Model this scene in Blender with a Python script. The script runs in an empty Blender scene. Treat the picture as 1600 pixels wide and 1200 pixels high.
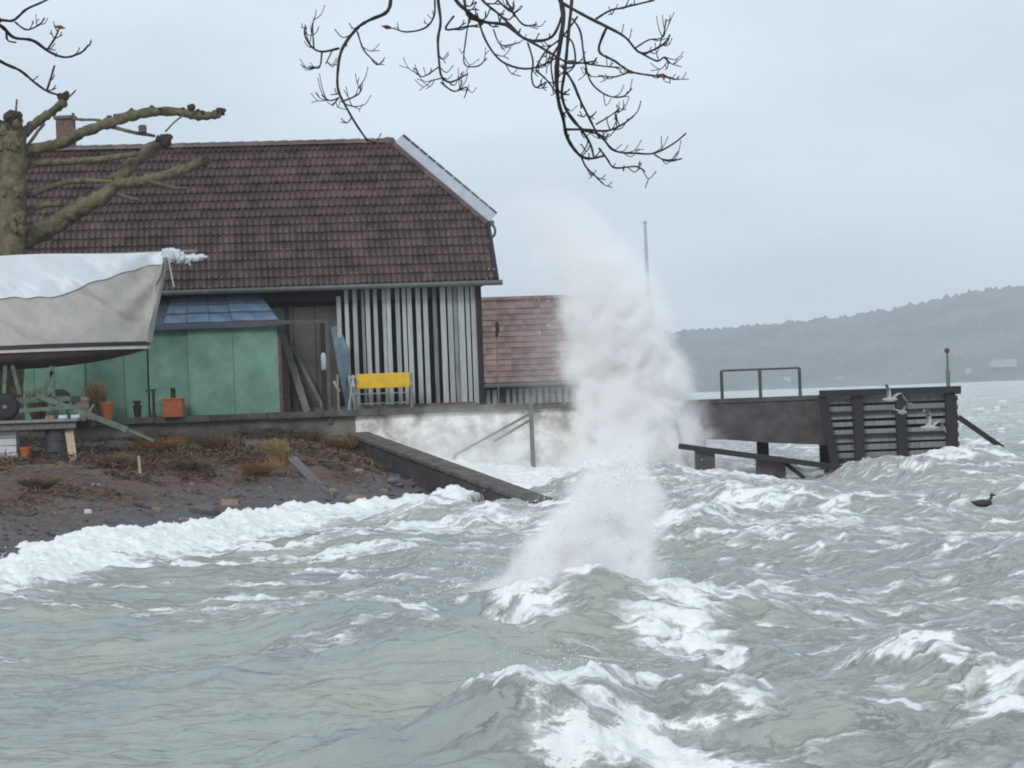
import bpy, math, random
import numpy as np
from mathutils import Vector, Matrix, Quaternion
random.seed(7); RNG = np.random.RandomState(11)
scene = bpy.context.scene
COL = scene.collection
R = math.radians

# ------------------------------------------------------------------ camera, sky, sun, exposure
EYE = Vector((0, 0, 2.4)); FPX = 3778.0; ROLL = R(2.15); HY = 620.0
cam_d = bpy.data.cameras.new('camera'); cam = bpy.data.objects.new('camera', cam_d); COL.objects.link(cam)
cam_d.sensor_width = 36.0; cam_d.lens = FPX * 36 / 1600; cam_d.clip_start = 0.1; cam_d.clip_end = 20000
_ph = math.atan((HY - 600) / FPX)
_f = Vector((0, math.cos(_ph), math.sin(_ph))); _u0 = Vector((0, -math.sin(_ph), math.cos(_ph))); _r0 = Vector((1, 0, 0))
_r = _r0 * math.cos(ROLL) - _u0 * math.sin(ROLL); _u = _r0 * math.sin(ROLL) + _u0 * math.cos(ROLL)
cam.matrix_world = Matrix(((_r.x, _u.x, -_f.x, EYE.x), (_r.y, _u.y, -_f.y, EYE.y), (_r.z, _u.z, -_f.z, EYE.z), (0, 0, 0, 1)))
scene.camera = cam

SUN_EL, SUN_AZ = R(31), R(200)       # azimuth clockwise from +Y: behind the photographer, to the left
world = bpy.data.worlds.new('World'); scene.world = world; world.use_nodes = True
wn, wl = world.node_tree.nodes, world.node_tree.links
wn.clear()
wo = wn.new('ShaderNodeOutputWorld')
sky = wn.new('ShaderNodeTexSky'); sky.sky_type = 'NISHITA'; sky.sun_disc = False
sky.sun_elevation = SUN_EL; sky.sun_rotation = SUN_AZ; sky.dust_density = 3.0; sky.air_density = 1.0
b1 = wn.new('ShaderNodeBackground'); b1.inputs[1].default_value = 0.07; wl.new(sky.outputs[0], b1.inputs[0])
tc = wn.new('ShaderNodeTexCoord'); mp = wn.new('ShaderNodeMapping'); mp.inputs['Scale'].default_value = (1.0, 1.0, 3.2)
wl.new(tc.outputs['Generated'], mp.inputs[0])
nz = wn.new('ShaderNodeTexNoise'); nz.inputs['Scale'].default_value = 3.4; nz.inputs['Detail'].default_value = 4; nz.inputs['Roughness'].default_value = 0.45
wl.new(mp.outputs[0], nz.inputs['Vector'])
cr = wn.new('ShaderNodeValToRGB'); cr.color_ramp.elements[0].position = 0.36; cr.color_ramp.elements[1].position = 0.62
cr.color_ramp.elements[0].color = (0.635, 0.735, 0.835, 1); cr.color_ramp.elements[1].color = (0.86, 0.965, 1.085, 1)
wl.new(nz.outputs['Fac'], cr.inputs[0])
b2 = wn.new('ShaderNodeBackground'); wl.new(cr.outputs[0], b2.inputs[0]); b2.inputs[1].default_value = 1.0
mx = wn.new('ShaderNodeMixShader'); mx.inputs[0].default_value = 0.86
wl.new(b1.outputs[0], mx.inputs[1]); wl.new(b2.outputs[0], mx.inputs[2]); wl.new(mx.outputs[0], wo.inputs['Surface'])

sun_d = bpy.data.lights.new('sun', 'SUN'); sun = bpy.data.objects.new('sun', sun_d); COL.objects.link(sun)
sun_d.energy = 1.5; sun_d.angle = R(14); sun_d.color = (1.0, 0.985, 0.96)
_sd = Vector((math.sin(SUN_AZ) * math.cos(SUN_EL), math.cos(SUN_AZ) * math.cos(SUN_EL), math.sin(SUN_EL)))
sun.rotation_euler = _sd.to_track_quat('Z', 'Y').to_euler(); sun.location = (-30, -40, 60)

vs = scene.view_settings
vs.view_transform = 'Standard'; vs.look = 'None'; vs.gamma = 1; vs.use_curve_mapping = False; vs.exposure = 0.0
scene.render.engine = 'CYCLES'
cy = scene.cycles
cy.max_bounces = 16; cy.diffuse_bounces = 3; cy.glossy_bounces = 3; cy.transmission_bounces = 3
cy.volume_bounces = 8; cy.transparent_max_bounces = 40; cy.volume_max_steps = 512; cy.use_denoising = True
cy.filter_width = 1.9; cy.sample_clamp_indirect = 6

# ------------------------------------------------------------------ measuring helpers: a sight line and a real distance give a point
CS, SN = math.cos(ROLL), math.sin(ROLL)
def W(px, py, d):
    dx, dy = px - 800, py - HY
    return Vector((d / FPX * (dx * CS - dy * SN), d, EYE.z + d / FPX * (-dx * SN - dy * CS)))
def G(px, py, z=0.0):
    dx, dy = px - 800, py - HY
    v = -dx * SN - dy * CS
    d = (EYE.z - z) * FPX / -v
    return Vector((d / FPX * (dx * CS - dy * SN), d, z))

# ------------------------------------------------------------------ numpy noise
_P = RNG.randint(0, 1 << 16, size=(256, 256)).astype(np.float64) / 65535.0
def vnoise(x, y):
    xi = np.floor(x).astype(np.int64); yi = np.floor(y).astype(np.int64)
    fx = x - xi; fy = y - yi
    fx = fx * fx * fx * (fx * (fx * 6 - 15) + 10); fy = fy * fy * fy * (fy * (fy * 6 - 15) + 10)
    a = _P[xi & 255, yi & 255]; b = _P[(xi + 1) & 255, yi & 255]
    c = _P[xi & 255, (yi + 1) & 255]; d = _P[(xi + 1) & 255, (yi + 1) & 255]
    return (a * (1 - fx) + b * fx) * (1 - fy) + (c * (1 - fx) + d * fx) * fy
def fbm(x, y, o=4, g=0.5):
    s = np.zeros_like(x); a = 1.0; t = 0.0
    for k in range(o):
        s += a * vnoise(x * 2 ** k + 17.3 * k, y * 2 ** k + 5.1 * k); t += a; a *= g
    return s / t
def seg_dist(x, y, pts):
    """distance to a polyline, parameter index along it, side (+ = to the left of its direction)"""
    best = np.full(x.shape, 1e9); par = np.zeros(x.shape); side = np.ones(x.shape)
    for i in range(len(pts) - 1):
        ax, ay = pts[i][0], pts[i][1]; bx, by = pts[i + 1][0], pts[i + 1][1]
        dx, dy = bx - ax, by - ay; L2 = dx * dx + dy * dy + 1e-12
        t = np.clip(((x - ax) * dx + (y - ay) * dy) / L2, 0, 1)
        d = np.hypot(x - ax - t * dx, y - ay - t * dy)
        nx, ny = -dy / math.sqrt(L2), dx / math.sqrt(L2)
        cr_ = nx * (x - ax) + ny * (y - ay)
        for end, j in ((t <= 0, i - 1), (t >= 1, i + 1)):        # at a corner: side by the mean of both normals
            if 0 <= j < len(pts) - 1:
                ex_, ey_ = pts[j + 1][0] - pts[j][0], pts[j + 1][1] - pts[j][1]; el = math.hypot(ex_, ey_) + 1e-12
                vx, vy = pts[i if j < i else i + 1][0], pts[i if j < i else i + 1][1]
                cr_ = np.where(end, (nx - ey_ / el) * (x - vx) + (ny + ex_ / el) * (y - vy), cr_)
        m = d < best
        best = np.where(m, d, best); par = np.where(m, i + t, par); side = np.where(m, np.sign(cr_), side)
    return best, par, side
def sstep(a, b, x):
    t = np.clip((x - a) / (b - a), 0, 1); return t * t * (3 - 2 * t)

# ------------------------------------------------------------------ materials
MATS = {}
def mat(name, col, rough=0.8, var=0.25, scale=6.0, bump=0.25, bscale=None, metal=0.0, col2=None, stretch=(1, 1, 1), coat=0.0, rand=0.0, dist=0.02, detail=6, lo=0.35, hi=0.68):
    m = bpy.data.materials.new(name); m.use_nodes = True; MATS[name] = m
    n, l = m.node_tree.nodes, m.node_tree.links
    p = n['Principled BSDF']; p.inputs['Roughness'].default_value = rough; p.inputs['Metallic'].default_value = metal
    if coat: p.inputs['Coat Weight'].default_value = coat
    t = n.new('ShaderNodeTexCoord'); g = n.new('ShaderNodeNewGeometry')
    mpn = n.new('ShaderNodeMapping'); mpn.inputs['Scale'].default_value = stretch
    l.new(g.outputs['Position'], mpn.inputs[0])
    z = n.new('ShaderNodeTexNoise'); z.inputs['Scale'].default_value = scale; z.inputs['Detail'].default_value = detail; z.inputs['Roughness'].default_value = 0.6
    l.new(mpn.outputs[0], z.inputs['Vector'])
    r = n.new('ShaderNodeValToRGB'); r.color_ramp.elements[0].position = lo; r.color_ramp.elements[1].position = hi
    if col2 is None:
        a = [c * (1 - var) for c in col]; b = [min(1, c * (1 + var)) for c in col]
    else:
        a, b = col, col2
    r.color_ramp.elements[0].color = (*a, 1); r.color_ramp.elements[1].color = (*b, 1)
    l.new(z.outputs['Fac'], r.inputs[0])
    out = r.outputs[0]
    if rand:
        oi = n.new('ShaderNodeObjectInfo'); mr = n.new('ShaderNodeMapRange')
        mr.inputs['To Min'].default_value = 1 - rand; mr.inputs['To Max'].default_value = 1 + rand
        l.new(oi.outputs['Random'], mr.inputs[0])
        hv = n.new('ShaderNodeHueSaturation'); l.new(mr.outputs[0], hv.inputs['Value']); l.new(out, hv.inputs['Color']); out = hv.outputs[0]
    l.new(out, p.inputs['Base Color'])
    if bump:
        z2 = n.new('ShaderNodeTexNoise'); z2.inputs['Scale'].default_value = bscale or scale * 3; z2.inputs['Detail'].default_value = 5
        l.new(mpn.outputs[0], z2.inputs['Vector'])
        bp = n.new('ShaderNodeBump'); bp.inputs['Strength'].default_value = bump; bp.inputs['Distance'].default_value = dist
        l.new(z2.outputs['Fac'], bp.inputs['Height']); l.new(bp.outputs[0], p.inputs['Normal'])
    return m

def tile_mat(name, c1, c2, pitch, rough=0.42):
    """tiles: every tile its own shade (position snapped to the course grid), weathering over the roof"""
    m = mat(name, c1, rough, col2=c2, scale=1.3, bump=0.3, bscale=25)
    n, l = m.node_tree.nodes, m.node_tree.links
    p = n['Principled BSDF']; src = p.inputs['Base Color'].links[0].from_socket
    g = n.new('ShaderNodeNewGeometry')
    sn = n.new('ShaderNodeVectorMath'); sn.operation = 'SNAP'; sn.inputs[1].default_value = pitch
    l.new(g.outputs['Position'], sn.inputs[0])
    wnz = n.new('ShaderNodeTexWhiteNoise'); l.new(sn.outputs[0], wnz.inputs['Vector'])
    mr = n.new('ShaderNodeMapRange'); mr.inputs['To Min'].default_value = 0.72; mr.inputs['To Max'].default_value = 1.3
    l.new(wnz.outputs['Value'], mr.inputs[0])
    hv = n.new('ShaderNodeHueSaturation'); l.new(mr.outputs[0], hv.inputs['Value']); l.new(src, hv.inputs['Color'])
    l.new(hv.outputs[0], p.inputs['Base Color'])
    return m

tile_mat('roof_tile', (0.053, 0.033, 0.029), (0.098, 0.063, 0.056), (0.33, 9, 0.26), 0.33)
tile_mat('red_tile', (0.13, 0.085, 0.074), (0.22, 0.142, 0.124), (0.25, 9, 0.22), 0.6)
mat('timber_dark', (0.022, 0.021, 0.024), 0.85, bump=0.4, scale=4, stretch=(8, 8, 0.6))
mat('slat_white', (0.36, 0.385, 0.37), 0.6, var=0.18, scale=2.5, stretch=(9, 9, 0.7), bump=0.3, rand=0.16)
mat('slat_grey', (0.19, 0.20, 0.20), 0.8, var=0.3, scale=2.5, stretch=(9, 9, 0.7), bump=0.4, rand=0.2)
mat('timber_grey', (0.13, 0.125, 0.115), 0.85, var=0.35, scale=4, stretch=(5, 5, 0.8), bump=0.4, rand=0.2)
mat('timber_brown', (0.10, 0.072, 0.055), 0.85, var=0.4, scale=5, stretch=(5, 5, 0.8), bump=0.4, rand=0.25)
mat('timber_pale', (0.42, 0.34, 0.24), 0.8, var=0.25, scale=6, stretch=(5, 5, 0.8), bump=0.3)
mat('door_panel', (0.085, 0.088, 0.075), 0.7, var=0.15, scale=3, bump=0.15)
mat('zinc', (0.36, 0.40, 0.455), 0.5, var=0.10, scale=3, bump=0.08)
mat('gutter_metal', (0.10, 0.115, 0.115), 0.5, var=0.2, metal=0.3)
mat('steel_dark', (0.075, 0.078, 0.078), 0.55, var=0.3, scale=12, bump=0.2, metal=0.3)
mat('steel_grey', (0.16, 0.165, 0.16), 0.5, var=0.25, scale=12, bump=0.2, metal=0.3)
mat('brick', (0.16, 0.09, 0.07), 0.85, var=0.35, scale=12)
mat('green_paint', (0.092, 0.19, 0.138), 0.75, col2=(0.165, 0.295, 0.222), scale=1.6, bump=0.25, bscale=9, rand=0.10)
mat('glass_roof', (0.135, 0.195, 0.27), 0.28, var=0.25, scale=3, bump=0.06, rand=0.12)
mat('shed_trim', (0.06, 0.07, 0.085), 0.6, var=0.2)
mat('yellow_paint', (0.66, 0.40, 0.012), 0.5, var=0.10, scale=5, bump=0.1)
mat('blue_board', (0.10, 0.155, 0.20), 0.6, var=0.25, scale=4)
mat('pale_plastic', (0.42, 0.47, 0.52), 0.5, var=0.15)
mat('orange_clay', (0.40, 0.115, 0.045), 0.75, var=0.2, scale=9)
mat('pink_clay', (0.46, 0.28, 0.22), 0.75, var=0.2, scale=9)
mat('black_iron', (0.02, 0.02, 0.022), 0.6, var=0.3)
mat('foliage_dark', (0.03, 0.035, 0.022), 0.8, var=0.4)
mat('straw', (0.26, 0.185, 0.085), 0.85, var=0.35, scale=14, rand=0.15)
mat('straw_brown', (0.13, 0.085, 0.05), 0.9, var=0.45, scale=14)
mat('straw_rust', (0.17, 0.09, 0.04), 0.9, var=0.4, scale=14)
mat('tarp_grey', (0.34, 0.335, 0.30), 0.55, var=0.10, scale=2.5, bump=0.5, bscale=3.5, dist=0.06)
mat('tarp_white', (0.55, 0.59, 0.62), 0.4, var=0.06, scale=2.0, bump=0.35, bscale=3, dist=0.05)
mat('hull_brown', (0.075, 0.056, 0.045), 0.6, var=0.35, scale=2.5, stretch=(1, 1, 4))
mat('stripe_black', (0.012, 0.013, 0.016), 0.5, var=0.2)
mat('stripe_white', (0.45, 0.45, 0.42), 0.5, var=0.12)
mat('rubber', (0.016, 0.017, 0.02), 0.75, var=0.25)
mat('rim', (0.20, 0.205, 0.21), 0.45, var=0.25, metal=0.5)
mat('trailer_green', (0.085, 0.125, 0.095), 0.6, var=0.35, scale=7)
mat('white_block', (0.52, 0.54, 0.56), 0.7, var=0.14, scale=5)
mat('barrel_dark', (0.045, 0.047, 0.055), 0.6, var=0.3)
mat('bark_olive', (0.070, 0.063, 0.036), 0.95, col2=(0.185, 0.165, 0.10), scale=5, bump=0.9, bscale=12, dist=0.05)
mat('bark_cut', (0.05, 0.032, 0.026), 0.9, var=0.4, scale=18, bump=0.8, dist=0.03)
mat('bark_dark', (0.032, 0.027, 0.026), 0.9, var=0.4, scale=14, bump=0.5)
mat('dead_leaf', (0.20, 0.065, 0.04), 0.8, var=0.3)
mat('concrete_light', (0.32, 0.31, 0.275), 0.85, col2=(0.86, 0.86, 0.83), scale=1.5, bump=0.7, bscale=3.5, dist=0.06, detail=9, lo=0.40, hi=0.60)
mat('concrete_dark', (0.085, 0.078, 0.066), 0.9, col2=(0.20, 0.185, 0.155), scale=1.6, bump=0.5, bscale=7, dist=0.03)
mat('concrete_wet', (0.030, 0.030, 0.031), 0.5, col2=(0.075, 0.072, 0.070), scale=2.2, bump=0.5, bscale=8, dist=0.03)
mat('coping', (0.055, 0.052, 0.047), 0.85, col2=(0.14, 0.13, 0.11), scale=3, bump=0.5)
mat('stone_wet', (0.028, 0.028, 0.031), 0.5, col2=(0.085, 0.083, 0.087), scale=3, bump=0.5, rand=0.35)
mat('pebble', (0.05, 0.047, 0.045), 0.75, col2=(0.14, 0.13, 0.122), scale=3, bump=0.4)
mat('stone_pink', (0.22, 0.155, 0.135), 0.85, var=0.25, scale=5)
mat('gull_white', (0.40, 0.40, 0.40), 0.8, var=0.1)
mat('gull_grey', (0.30, 0.31, 0.33), 0.8, var=0.15)
mat('duck_dark', (0.03, 0.03, 0.032), 0.6, var=0.3)
mat('far_white', (0.30, 0.30, 0.29), 0.8, var=0.1, scale=0.3, bump=0, rand=0.1)
mat('far_roof', (0.06, 0.05, 0.048), 0.85, var=0.2, scale=0.3, bump=0)
mat('forest', (0.016, 0.019, 0.015), 1.0, col2=(0.13, 0.122, 0.095), scale=0.012, bump=0, detail=8)
mat('foam_white', (0.80, 0.82, 0.80), 0.75, var=0.04, scale=20, bump=0)

# ------------------------------------------------------------------ mesh building
class MB:
    def __init__(self): self.v = []; self.f = []
    def raw(self, vs, fs):
        o = len(self.v); self.v += [tuple(p) for p in vs]; self.f += [tuple(i + o for i in f) for f in fs]; return self
    def box(self, c, sx, sy, sz, ax=None, ay=None, az=None, taper=1.0):
        """box centred on c, full sizes along three axes; taper narrows the +z end"""
        c = Vector(c); ax = ax or Vector((1, 0, 0)); ay = ay or Vector((0, 1, 0)); az = az or Vector((0, 0, 1))
        vs_ = []
        for k in (-.5, .5):
            t = taper if k > 0 else 1.0
            for (i, j) in ((-.5, -.5), (.5, -.5), (.5, .5), (-.5, .5)):
                vs_.append(c + ax * (sx * i * t) + ay * (sy * j * t) + az * (sz * k))
        return self.raw(vs_, [(0, 3, 2, 1), (4, 5, 6, 7), (0, 1, 5, 4), (1, 2, 6, 5), (2, 3, 7, 6), (3, 0, 4, 7)])
    def bar(self, a, b, w, t=None, up=None):
        """squared bar from a to b, w across, t deep (t along the up/back direction)"""
        a = Vector(a); b = Vector(b); t = t or w; d = (b - a); L = d.length; d.normalize()
        up = up or Vector((0, 1, 0))
        s = d.cross(up)
        if s.length < 1e-4: s = d.cross(Vector((1, 0, 0)))
        s.normalize(); u = s.cross(d).normalized()
        return self.box((a + b) / 2, w, t, L, s, u, d)
    def tube(self, pts, rad, n=8, cap=True, jitter=0.0):
        pts = [Vector(p) for p in pts]
        if not isinstance(rad, (list, tuple)): rad = [rad] * len(pts)
        vs_ = []; fs = []; prev = None
        for i, p in enumerate(pts):
            d = (pts[min(i + 1, len(pts) - 1)] - pts[max(i - 1, 0)]).normalized()
            if prev is None:
                s = d.cross(Vector((0, 1, 0)));
                if s.length < 1e-3: s = d.cross(Vector((1, 0, 0)))
            else:
                s = prev - d * prev.dot(d)
            s.normalize(); prev = s; u = d.cross(s)
            for k in range(n):
                a = 2 * math.pi * k / n; r = rad[i] * (1 + jitter * (random.random() - .5))
                vs_.append(p + (s * math.cos(a) + u * math.sin(a)) * r)
        for i in range(len(pts) - 1):
            for k in range(n):
                fs.append((i * n + k, i * n + (k + 1) % n, (i + 1) * n + (k + 1) % n, (i + 1) * n + k))
        if cap:
            fs.append(tuple(range(n))[::-1]); fs.append(tuple((len(pts) - 1) * n + k for k in range(n)))
        return self.raw(vs_, fs)
    def lathe(self, c, prof, n=16, axis=None):
        """prof: (radius, height along axis)"""
        c = Vector(c); az = (axis or Vector((0, 0, 1))).normalized()
        sx = az.cross(Vector((0, 1, 0)));
        if sx.length < 1e-3: sx = az.cross(Vector((1, 0, 0)))
        sx.normalize(); sy = az.cross(sx)
        vs_ = [c + az * h + (sx * math.cos(2 * math.pi * k / n) + sy * math.sin(2 * math.pi * k / n)) * r for r, h in prof for k in range(n)]
        fs = [(i * n + k, i * n + (k + 1) % n, (i + 1) * n + (k + 1) % n, (i + 1) * n + k) for i in range(len(prof) - 1) for k in range(n)]
        fs.append(tuple(range(n))[::-1]); fs.append(tuple((len(prof) - 1) * n + k for k in range(n)))
        return self.raw(vs_, fs)
    def blob(self, c, rx, ry, rz, rough=0.2, n=8, m=6):
        """rough rounded lump"""
        c = Vector(c); ph = random.random() * 10; vs_ = [c + Vector((0, 0, -rz))]
        for i in range(1, m):
            t = math.pi * i / m
            for k in range(n):
                a = 2 * math.pi * k / n; q = 1 + rough * (random.random() - .5)
                vs_.append(c + Vector((rx * math.sin(t) * math.cos(a + ph) * q, ry * math.sin(t) * math.sin(a + ph) * q, -rz * math.cos(t) * q)))
        vs_.append(c + Vector((0, 0, rz))); top = len(vs_) - 1
        fs = [(0, 1 + (k + 1) % n, 1 + k) for k in range(n)]
        for i in range(m - 2):
            for k in range(n):
                fs.append((1 + i * n + k, 1 + i * n + (k + 1) % n, 1 + (i + 1) * n + (k + 1) % n, 1 + (i + 1) * n + k))
        fs += [(top, 1 + (m - 2) * n + k, 1 + (m - 2) * n + (k + 1) % n) for k in range(n)]
        return self.raw(vs_, fs)
    def build(self, name, m, parent=None, smooth=False, bevel=0.0):
        me = bpy.data.meshes.new(name); me.from_pydata(self.v, [], self.f)
        me.materials.append(MATS[m] if isinstance(m, str) else m)
        if smooth: me.polygons.foreach_set('use_smooth', [True] * len(me.polygons))
        o = bpy.data.objects.new(name, me); COL.objects.link(o)
        if parent is not None: attach(o, parent)
        if bevel:
            b = o.modifiers.new('bevel', 'BEVEL'); b.width = bevel; b.segments = 2; b.limit_method = 'ANGLE'
        return o
def origin_of(o):
    p = Vector(o.location)
    while o.parent is not None: o = o.parent; p = p + Vector(o.location)
    return p
def attach(o, parent):
    """geometry is written in world metres; keep it there under a parent that stands at its own base"""
    o.parent = parent; o.location = -origin_of(parent)
def tag(o, label, cat=None, group=None, kind=None):
    if label: o['label'] = label
    if cat: o['category'] = cat
    if group: o['group'] = group
    if kind: o['kind'] = kind
    return o
def thing(name, loc, label, cat, group=None):
    o = bpy.data.objects.new(name, None); COL.objects.link(o); o.location = loc; o.empty_display_size = 0.2
    return tag(o, label, cat, group, 'thing')
def spline(pts, per=4):
    """Catmull-Rom through the points"""
    pts = [Vector(p) for p in pts]; out = []
    for i in range(len(pts) - 1):
        p0 = pts[max(i - 1, 0)]; p1 = pts[i]; p2 = pts[i + 1]; p3 = pts[min(i + 2, len(pts) - 1)]
        for k in range(per):
            t = k / per
            out.append(0.5 * ((2 * p1) + (p2 - p0) * t + (2 * p0 - 5 * p1 + 4 * p2 - p3) * t * t + (3 * p1 - p0 - 3 * p2 + p3) * t ** 3))
    out.append(pts[-1]); return out
def lerp(a, b, n): return [a + (b - a) * i / (n - 1) for i in range(n)]
def grid_object(name, X, Y, Z, m, attrs=None, parent=None):
    nr, nc = X.shape
    me = bpy.data.meshes.new(name)
    co = np.stack([X, Y, Z], -1).reshape(-1, 3).astype(np.float32)
    idx = np.arange(nr * nc).reshape(nr, nc)
    q = np.stack([idx[:-1, :-1], idx[:-1, 1:], idx[1:, 1:], idx[1:, :-1]], -1).reshape(-1, 4)
    me.vertices.add(len(co)); me.vertices.foreach_set('co', co.ravel())
    me.loops.add(q.size); me.loops.foreach_set('vertex_index', q.ravel().astype(np.int32))
    me.polygons.add(len(q)); me.polygons.foreach_set('loop_start', np.arange(0, q.size, 4, dtype=np.int32))
    me.polygons.foreach_set('use_smooth', np.ones(len(q), dtype=bool))
    me.update(calc_edges=True)
    for k, a in (attrs or {}).items():
        at = me.attributes.new(k, 'FLOAT', 'POINT'); at.data.foreach_set('value', a.astype(np.float32).ravel())
    me.materials.append(MATS[m] if isinstance(m, str) else m)
    o = bpy.data.objects.new(name, me); COL.objects.link(o)
    if parent: attach(o, parent)
    return o

# ------------------------------------------------------------------ the lie of the land
QZ = 2.2                                   # quay top above still water
YAW = R(7)
E1 = Vector((-math.cos(YAW), -math.sin(YAW), 0))    # along the quay, towards the village side
E2 = Vector((-math.sin(YAW), math.cos(YAW), 0))     # inland
UP = Vector((0, 0, 1))
QO = Vector((2.25, 66.0, QZ))              # quay corner by the harbour mouth
def Q(a, b, h=0.0): return QO + E1 * a + E2 * b + UP * h      # a along, b inland, h above the quay
SHORE = [(-16, -6), (-12, 14), (-9.2, 28), (-7.7, 36.6), (-6.7, 45.0), (-4.7, 51.6), (-2.35, 53.3), (-0.6, 54.6), (-0.2, 53.6)]
WING_A, WING_B = Vector((-4.15, 64.9, 1.52)), Vector((0.85, 50.8, 0.02))    # sloping wing wall of the slipway
def wing_side(x, y):                        # > 0 on the slipway side
    return -((WING_B.x - WING_A.x) * (y - WING_A.y) - (WING_B.y - WING_A.y) * (x - WING_A.x)) * -1
def ramp_z(x, y):
    d = np.hypot(x + 3.6, y - 64.6)
    return 1.05 * np.exp(-(d / 4.6) ** 1.5)
def land_z(x, y):
    d, _, side = seg_dist(x, y, SHORE)
    s = d * side
    z = np.where(s > 0, 1.78 * (1 - np.exp(-s / 5.4)), np.maximum(0.16 * s, -1.3))
    z = z + (fbm(x * 0.9, y * 0.9, 4) - 0.5) * 0.30 * sstep(0.3, 3, s) + (fbm(x * 4, y * 4, 3) - 0.5) * 0.10 * sstep(-0.5, 1.5, s)
    wd, _, _ = seg_dist(x, y, [WING_A, WING_B])
    z = z - np.where(s > -3, 0.75 * np.exp(-(wd / 1.5) ** 2) * sstep(65.5, 61.5, y), 0)
    z = np.where(x > 0.4, np.minimum(z, -1.0 * sstep(0.4, 1.6, x) + 0.3 * (1 - sstep(.4, 1.6, x))), z)
    on = wing_side(x, y) > 0
    return np.where(on & (y > 40), np.minimum(z, ramp_z(x, y) - 0.22), z)
def ground(x, y): return float(land_z(np.array([float(x)]), np.array([float(y)]))[0])

def gravel_material():
    m = bpy.data.materials.new('beach_gravel'); m.use_nodes = True; MATS['beach_gravel'] = m
    n, l = m.node_tree.nodes, m.node_tree.links; p = n['Principled BSDF']
    g = n.new('ShaderNodeNewGeometry'); sx = n.new('ShaderNodeSeparateXYZ'); l.new(g.outputs['Position'], sx.inputs[0])
    z1 = n.new('ShaderNodeTexNoise'); z1.inputs['Scale'].default_value = 0.9; z1.inputs['Detail'].default_value = 6; l.new(g.outputs['Position'], z1.inputs['Vector'])
    z2 = n.new('ShaderNodeTexNoise'); z2.inputs['Scale'].default_value = 9; z2.inputs['Detail'].default_value = 6; l.new(g.outputs['Position'], z2.inputs['Vector'])
    ad = n.new('ShaderNodeMath'); ad.operation = 'MULTIPLY_ADD'; ad.inputs[1].default_value = 1.5; l.new(z1.outputs['Fac'], ad.inputs[0]); l.new(sx.outputs['Z'], ad.inputs[2])
    r = n.new('ShaderNodeValToRGB'); e = r.color_ramp.elements           # wet gravel below, leaf litter and soil above the swash
    mr = n.new('ShaderNodeMapRange'); mr.inputs['From Min'].default_value = 0.9; mr.inputs['From Max'].default_value = 2.4; l.new(ad.outputs[0], mr.inputs[0])
    e[0].position = 0.0; e[0].color = (0.088, 0.088, 0.096, 1); e[1].position = 1.0; e[1].color = (0.115, 0.095, 0.075, 1)
    for pos, c in ((0.22, (0.092, 0.084, 0.078, 1)), (0.38, (0.105, 0.066, 0.046, 1)), (0.62, (0.078, 0.047, 0.031, 1)), (0.8, (0.125, 0.083, 0.052, 1))):
        k = e.new(pos); k.color = c
    l.new(mr.outputs[0], r.inputs[0])
    m2 = n.new('ShaderNodeMapRange'); m2.inputs['From Min'].default_value = 0.3; m2.inputs['From Max'].default_value = 0.7; m2.inputs['To Min'].default_value = 0.55; m2.inputs['To Max'].default_value = 1.5
    l.new(z2.outputs['Fac'], m2.inputs[0])
    hv = n.new('ShaderNodeHueSaturation'); l.new(m2.outputs[0], hv.inputs['Value']); l.new(r.outputs[0], hv.inputs['Color']); l.new(hv.outputs[0], p.inputs['Base Color'])
    p.inputs['Roughness'].default_value = 0.75
    vz = n.new('ShaderNodeTexVoronoi'); vz.inputs['Scale'].default_value = 11; l.new(g.outputs['Position'], vz.inputs['Vector'])
    bp = n.new('ShaderNodeBump'); bp.inputs['Strength'].default_value = 0.8; bp.inputs['Distance'].default_value = 0.05; l.new(vz.outputs['Distance'], bp.inputs['Height']); l.new(bp.outputs[0], p.inputs['Normal'])
gravel_material()
gx = np.concatenate([np.linspace(-70, -18, 40, endpoint=False), np.linspace(-18, 5, 260), np.linspace(5.3, 40, 40)])
gy = np.concatenate([np.linspace(14, 34, 50, endpoint=False), np.linspace(34, 66.2, 330)])
GX, GY = np.meshgrid(gx, gy)
tag(grid_object('beach_ground', GX, GY, land_z(GX, GY), 'beach_gravel'), 'grey gravel beach with brown leaf litter below the quay', kind='structure')
# the bank the photographer stands on
bx_, by_ = np.meshgrid(np.linspace(-40, 25, 90), np.linspace(-25, 13.4, 70))
bz_ = 0.85 * (1 - sstep(7.5, 12.0, by_ + 0.12 * np.abs(bx_) * 0)) - 0.9 * sstep(10.5, 13.4, by_) + (fbm(bx_, by_, 3) - .5) * 0.12
tag(grid_object('near_bank', bx_, by_, bz_, 'beach_gravel'), 'gravel bank of the near shore under the bare tree', kind='structure')

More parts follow.
